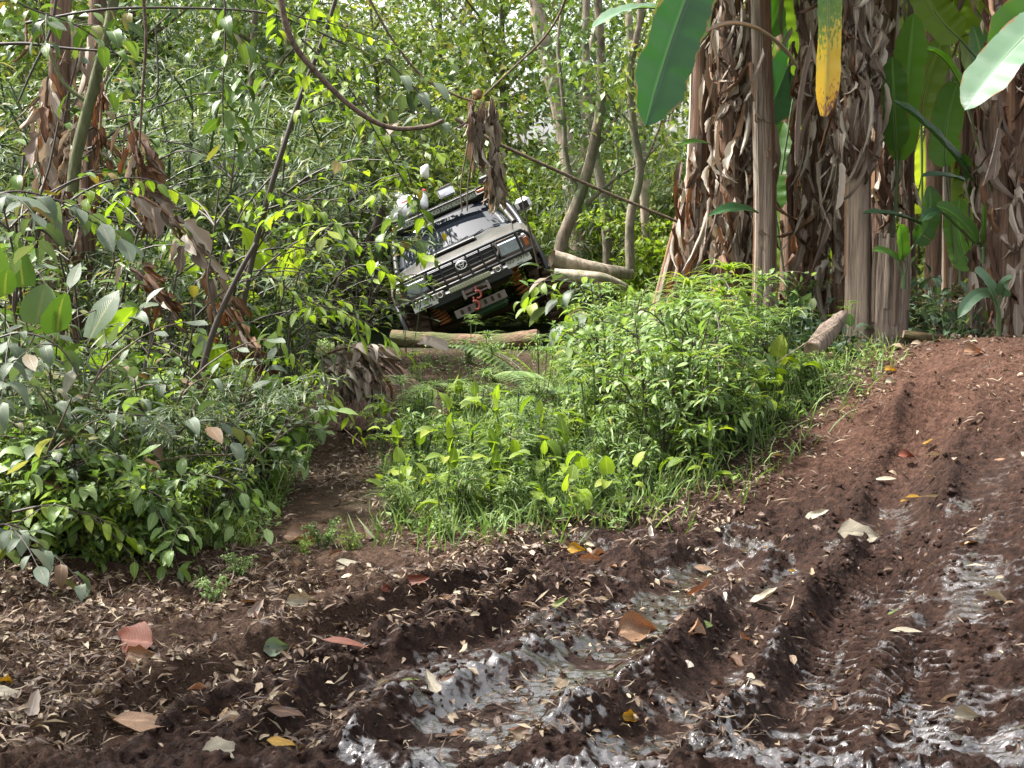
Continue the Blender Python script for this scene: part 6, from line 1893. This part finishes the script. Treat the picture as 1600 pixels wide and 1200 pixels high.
for px, py, size, mat, v, lab_, hd_, tu in (
    (195, 1018, .26, 'rust', 0, 'large rust red fallen leaf in the litter at lower left', 2.7, 1.1), (232, 1052, .19, 'tan', 3, 'curled tan leaf touching the lower edge of the rust red leaf', -.5, .6),
    (1350, 846, .24, 'cream', 0, 'pale cream leaf lying across the middle of the mud track', .1, .1), (1200, 942, .16, 'cream', 1, 'pale leaf on the mud left of the tyre prints', .2, .2), (1562, 952, .14, 'cream', 3, 'crumpled whitish leaf at the right edge of the mud', .2, .3), (1517, 1125, .12, 'cream', 2, 'square pale leaf scrap near the log end at bottom right', .2, .3),
    (1420, 1001, .15, 'cream', 4, 'narrow pinkish pale leaf lying across the tyre print', .1, .1), (1008, 972, .24, 'tan', 2, 'broad brown leaf standing on edge in the wet rut', .5, 1.), (930, 897, .15, 'tan', 3, 'rolled tan leaf below the yellow one at the clearing front', .1, .9), (905, 873, .11, 'yellow', 2, 'yellow and brown leaf at the front edge of the clearing', .1, .4),
    (1102, 962, .16, 'tan', 1, 'dull tan leaf on the ridge between the ruts', .3, .2), (480, 850, .22, 'tan', 2, 'large pale brown leaf on the litter beside the left thicket', .1, .4), (490, 952, .22, 'cream', 3, 'pale grey curled leaf on the litter front centre left', .1, .3), (672, 1088, .13, 'cream', 1, 'pale leaf stuck upright in the wet rut', 2., .9),
    (1432, 768, .14, 'yellow', 4, 'bright yellow narrow leaf in the upper tyre rut', .5, .1), (1415, 775, .12, 'yellow', 4, 'second yellow leaf touching the bright yellow one', .9, .1), (1222, 801, .13, 'cream', 4, 'small whitish leaf upper left of the cream leaf', 3., .1), (1280, 816, .14, 'cream', 1, 'pale leaf between the whitish leaf and the cream leaf', .1, .1),
    (1380, 754, .13, 'cream', 4, 'white torn leaf just below the mud ridge', 3., .2), (1496, 676, .16, 'cream', 4, 'pale pointed leaf on the right bank of the track', 1.1, .1), (1420, 722, .12, 'rust', 2, 'dark red brown leaf standing in the upper rut', .2, 1.), (1460, 712, .14, 'cream', 4, 'pale bent leaf right of the dark red brown leaf', .4, .1),
    (1452, 696, .08, 'yellow', 1, 'small yellow leaf near the top of the upper rut', .2, .2), (1216, 728, .11, 'yellow', 4, 'orange yellow leaf at the edge of the vegetation', .2, .2), (1395, 583, .12, 'yellow', 2, 'yellowish leaf at the top of the mud track', .2, .2), (1395, 602, .10, 'cream', 2, 'white scrap of leaf above the mud ridge', .2, .6),
    (655, 935, .14, 'rust', 1, 'rust brown leaf standing in the litter centre left', .2, .9), (695, 940, .16, 'tan', 1, 'orange tan leaf right of the rust brown leaf', -.3, .3), (610, 948, .10, 'rust', 3, 'reddish brown curled leaf left of the rust brown leaf', .8, .6), (545, 1040, .20, 'rust', 4, 'long rusty leaf in the litter above the ridge', -.3, .3),
    (555, 896, .16, 'cream', 0, 'pale grey leaf on the litter right of the left thicket', .1, .2), (15, 1100, .15, 'cream', 0, 'creamy rounded leaf at the far left edge', .1, .5), (12, 1075, .10, 'yellow', 3, 'orange brown leaf at the far left edge above the creamy one', 1.4, .4), (290, 1102, .07, 'yellow', 2, 'small orange leaf among the lower left litter', .4, .4),
    (318, 1106, .10, 'tan', 2, 'orange tan leaf right of the small orange leaf', .4, .4), (240, 1165, .22, 'tan', 0, 'dull brown leaf near the bottom edge on the left', .3, .3), (355, 1196, .14, 'cream', 0, 'pale leaf cut by the bottom edge', .3, .3), (445, 1185, .10, 'yellow', 0, 'orange yellow leaf half sunk in mud at the bottom', .1, .7),
    (440, 1010, .14, 'leaf_grey', 2, 'greyish green curled leaf in the litter', .5, .2), (645, 1070, .08, 'greenf', 4, 'green leaf beside the pale upright leaf', .3, .1), (877, 953, .09, 'greenf', 1, 'pale green leaf on the wet mud', .6, .1), (975, 1043, .11, 'greenf', 4, 'green lance leaf in the wet rut', .2, .1), (1107, 997, .06, 'greenf', 0, 'small bright green leaf on the ridge edge', .2, .2),
    (1398, 960, .06, 'greenf', 1, 'small green leaf between the tyre prints', .2, .2), (1255, 1175, .08, 'greenf', 0, 'green leaf near the bottom right of centre', .1, .1), (995, 1118, .12, 'yellow', 3, 'yellowish folded leaf low in the centre right mud', .5, .4), (815, 1137, .04, 'yellow', 2, 'tiny yellow scrap in the wet mud', .5, .1), (1195, 868, .06, 'yellow', 0, 'small orange leaf above the left rut', .9, .3),
    (1240, 884, .05, 'yellow', 2, 'second small orange leaf above the left rut', .9, .3), (1168, 980, .10, 'tan', 3, 'golden brown leaf beside the deep hole', .9, .3), (1525, 560, .18, 'tan', 2, 'large tan dead leaf lying at the top of the right bank', .3, .4), (1575, 530, .24, 'tan', 3, 'big curled tan leaf under the massive scaly stem', .3, .4),
    (1490, 745, .13, 'cream', 4, 'slim pale leaf on the right bank above the yellow leaves', 1.2, .1), (1460, 800, .16, 'cream', 4, 'slim pale leaf to the right of the yellow leaves', .2, .1), (820, 1150, .12, 'rust', 4, 'dark brown leaf in the bottom centre mud', .2, .2), (900, 1170, .12, 'tan', 4, 'tan leaf low in the centre', .3, .2)):
    fall(px, py, size, mat, v, lab_, None, hd_, .02 + tu * .02, tu)
r = np.random.default_rng(83); c_ = 0
while c_ < 130:
    y = 4 + 6.5 * r.random() ** 1.4; x = (r.random() - .5) * y * .74
    if y > 6.4 and (inclear(x, y) or (-1 - .05 * (y - 6)) > x): continue
    if x > .8 and r.random() < .6: continue
    h, nrm = gfit(x, y); hd_ = r.random() * 6.28; size = .05 + .075 * r.random() ** 1.5
    mt, cl = (('fallen', 'brown'), ('fallen', 'brown'), ('dry', 'greyish'), ('dry_brown', 'dark brown'))[int(r.integers(4))]
    v = int(r.choice(5, p=[.25, .2, .2, .15, .2]))
    o = inst('fallen_leaf', fallmesh(mt, v), None, frame((x, y, h + .012), (math.cos(hd_), math.sin(hd_), .1 * r.normal()), nrm + r.normal(size=3) * .25, 0, size))
    tag(o, 'small %s dry leaf %s' % (cl, 'on the litter at the left' if x < -.5 and y < 6.6 else 'on the litter before the clearing' if x < .6 and y > 5.6 else 'on the path by the soil bank' if x < 0 else 'on the wet mud in the middle' if x < .6 else 'on the mud track at the right' if y > 6.5 else 'on the rutted mud at lower right'), 'leaf', 'small %s leaves fallen on the mud' % cl); c_ += 1

limbtree('tall tree beyond the left edge whose limbs reach over the muddy foreground', [(-6.2, 5.6, 0), (-6.1, 5.5, 2.5), (-5.7, 5.3, 5), (-5.2, 5.0, 7)], (.16, .08), 'bark_grey',  # unseen tree, limbs laid out so the crown shades the foreground
         [([(-5.7, 5.3, 5), (-4.6, 5.0, 6.3), (-3.6, 5.2, 7.0), (-2.6, 5.6, 7.3)], .05), ([(-5.3, 5.0, 6.4), (-4.4, 4.2, 7.2), (-3.4, 4.0, 7.9), (-2.4, 4.4, 8.2)], .05), ([(-5.7, 5.3, 5), (-6.4, 4.6, 6.0), (-7.0, 4.4, 6.6)], .04), ([(-5.4, 5.1, 6.4), (-5.9, 6.0, 7.6), (-6.8, 5.6, 8.0)], .04)],
         (2400, .17, 'leaf_fard', 'small', .75))
# ------------------------------------------------------------ trees added for foreground shade and for windscreen reflections
cr_ = np.random.default_rng(5)
for x, y, s in ((-7.2, 3.4, 1.2), (-3.6, 19.8, 1.3), (-5.6, 21.8, 1.5)):
    o = put(FT[1], x, y, s, None, 'leafy tree ' + ('added out of view left of the thicket edge for shade' if y < 12 else 'behind the left thicket' if y < 19 else 'added close behind the left side of the truck for the windscreen reflection'), 'trees added for shade and reflections')
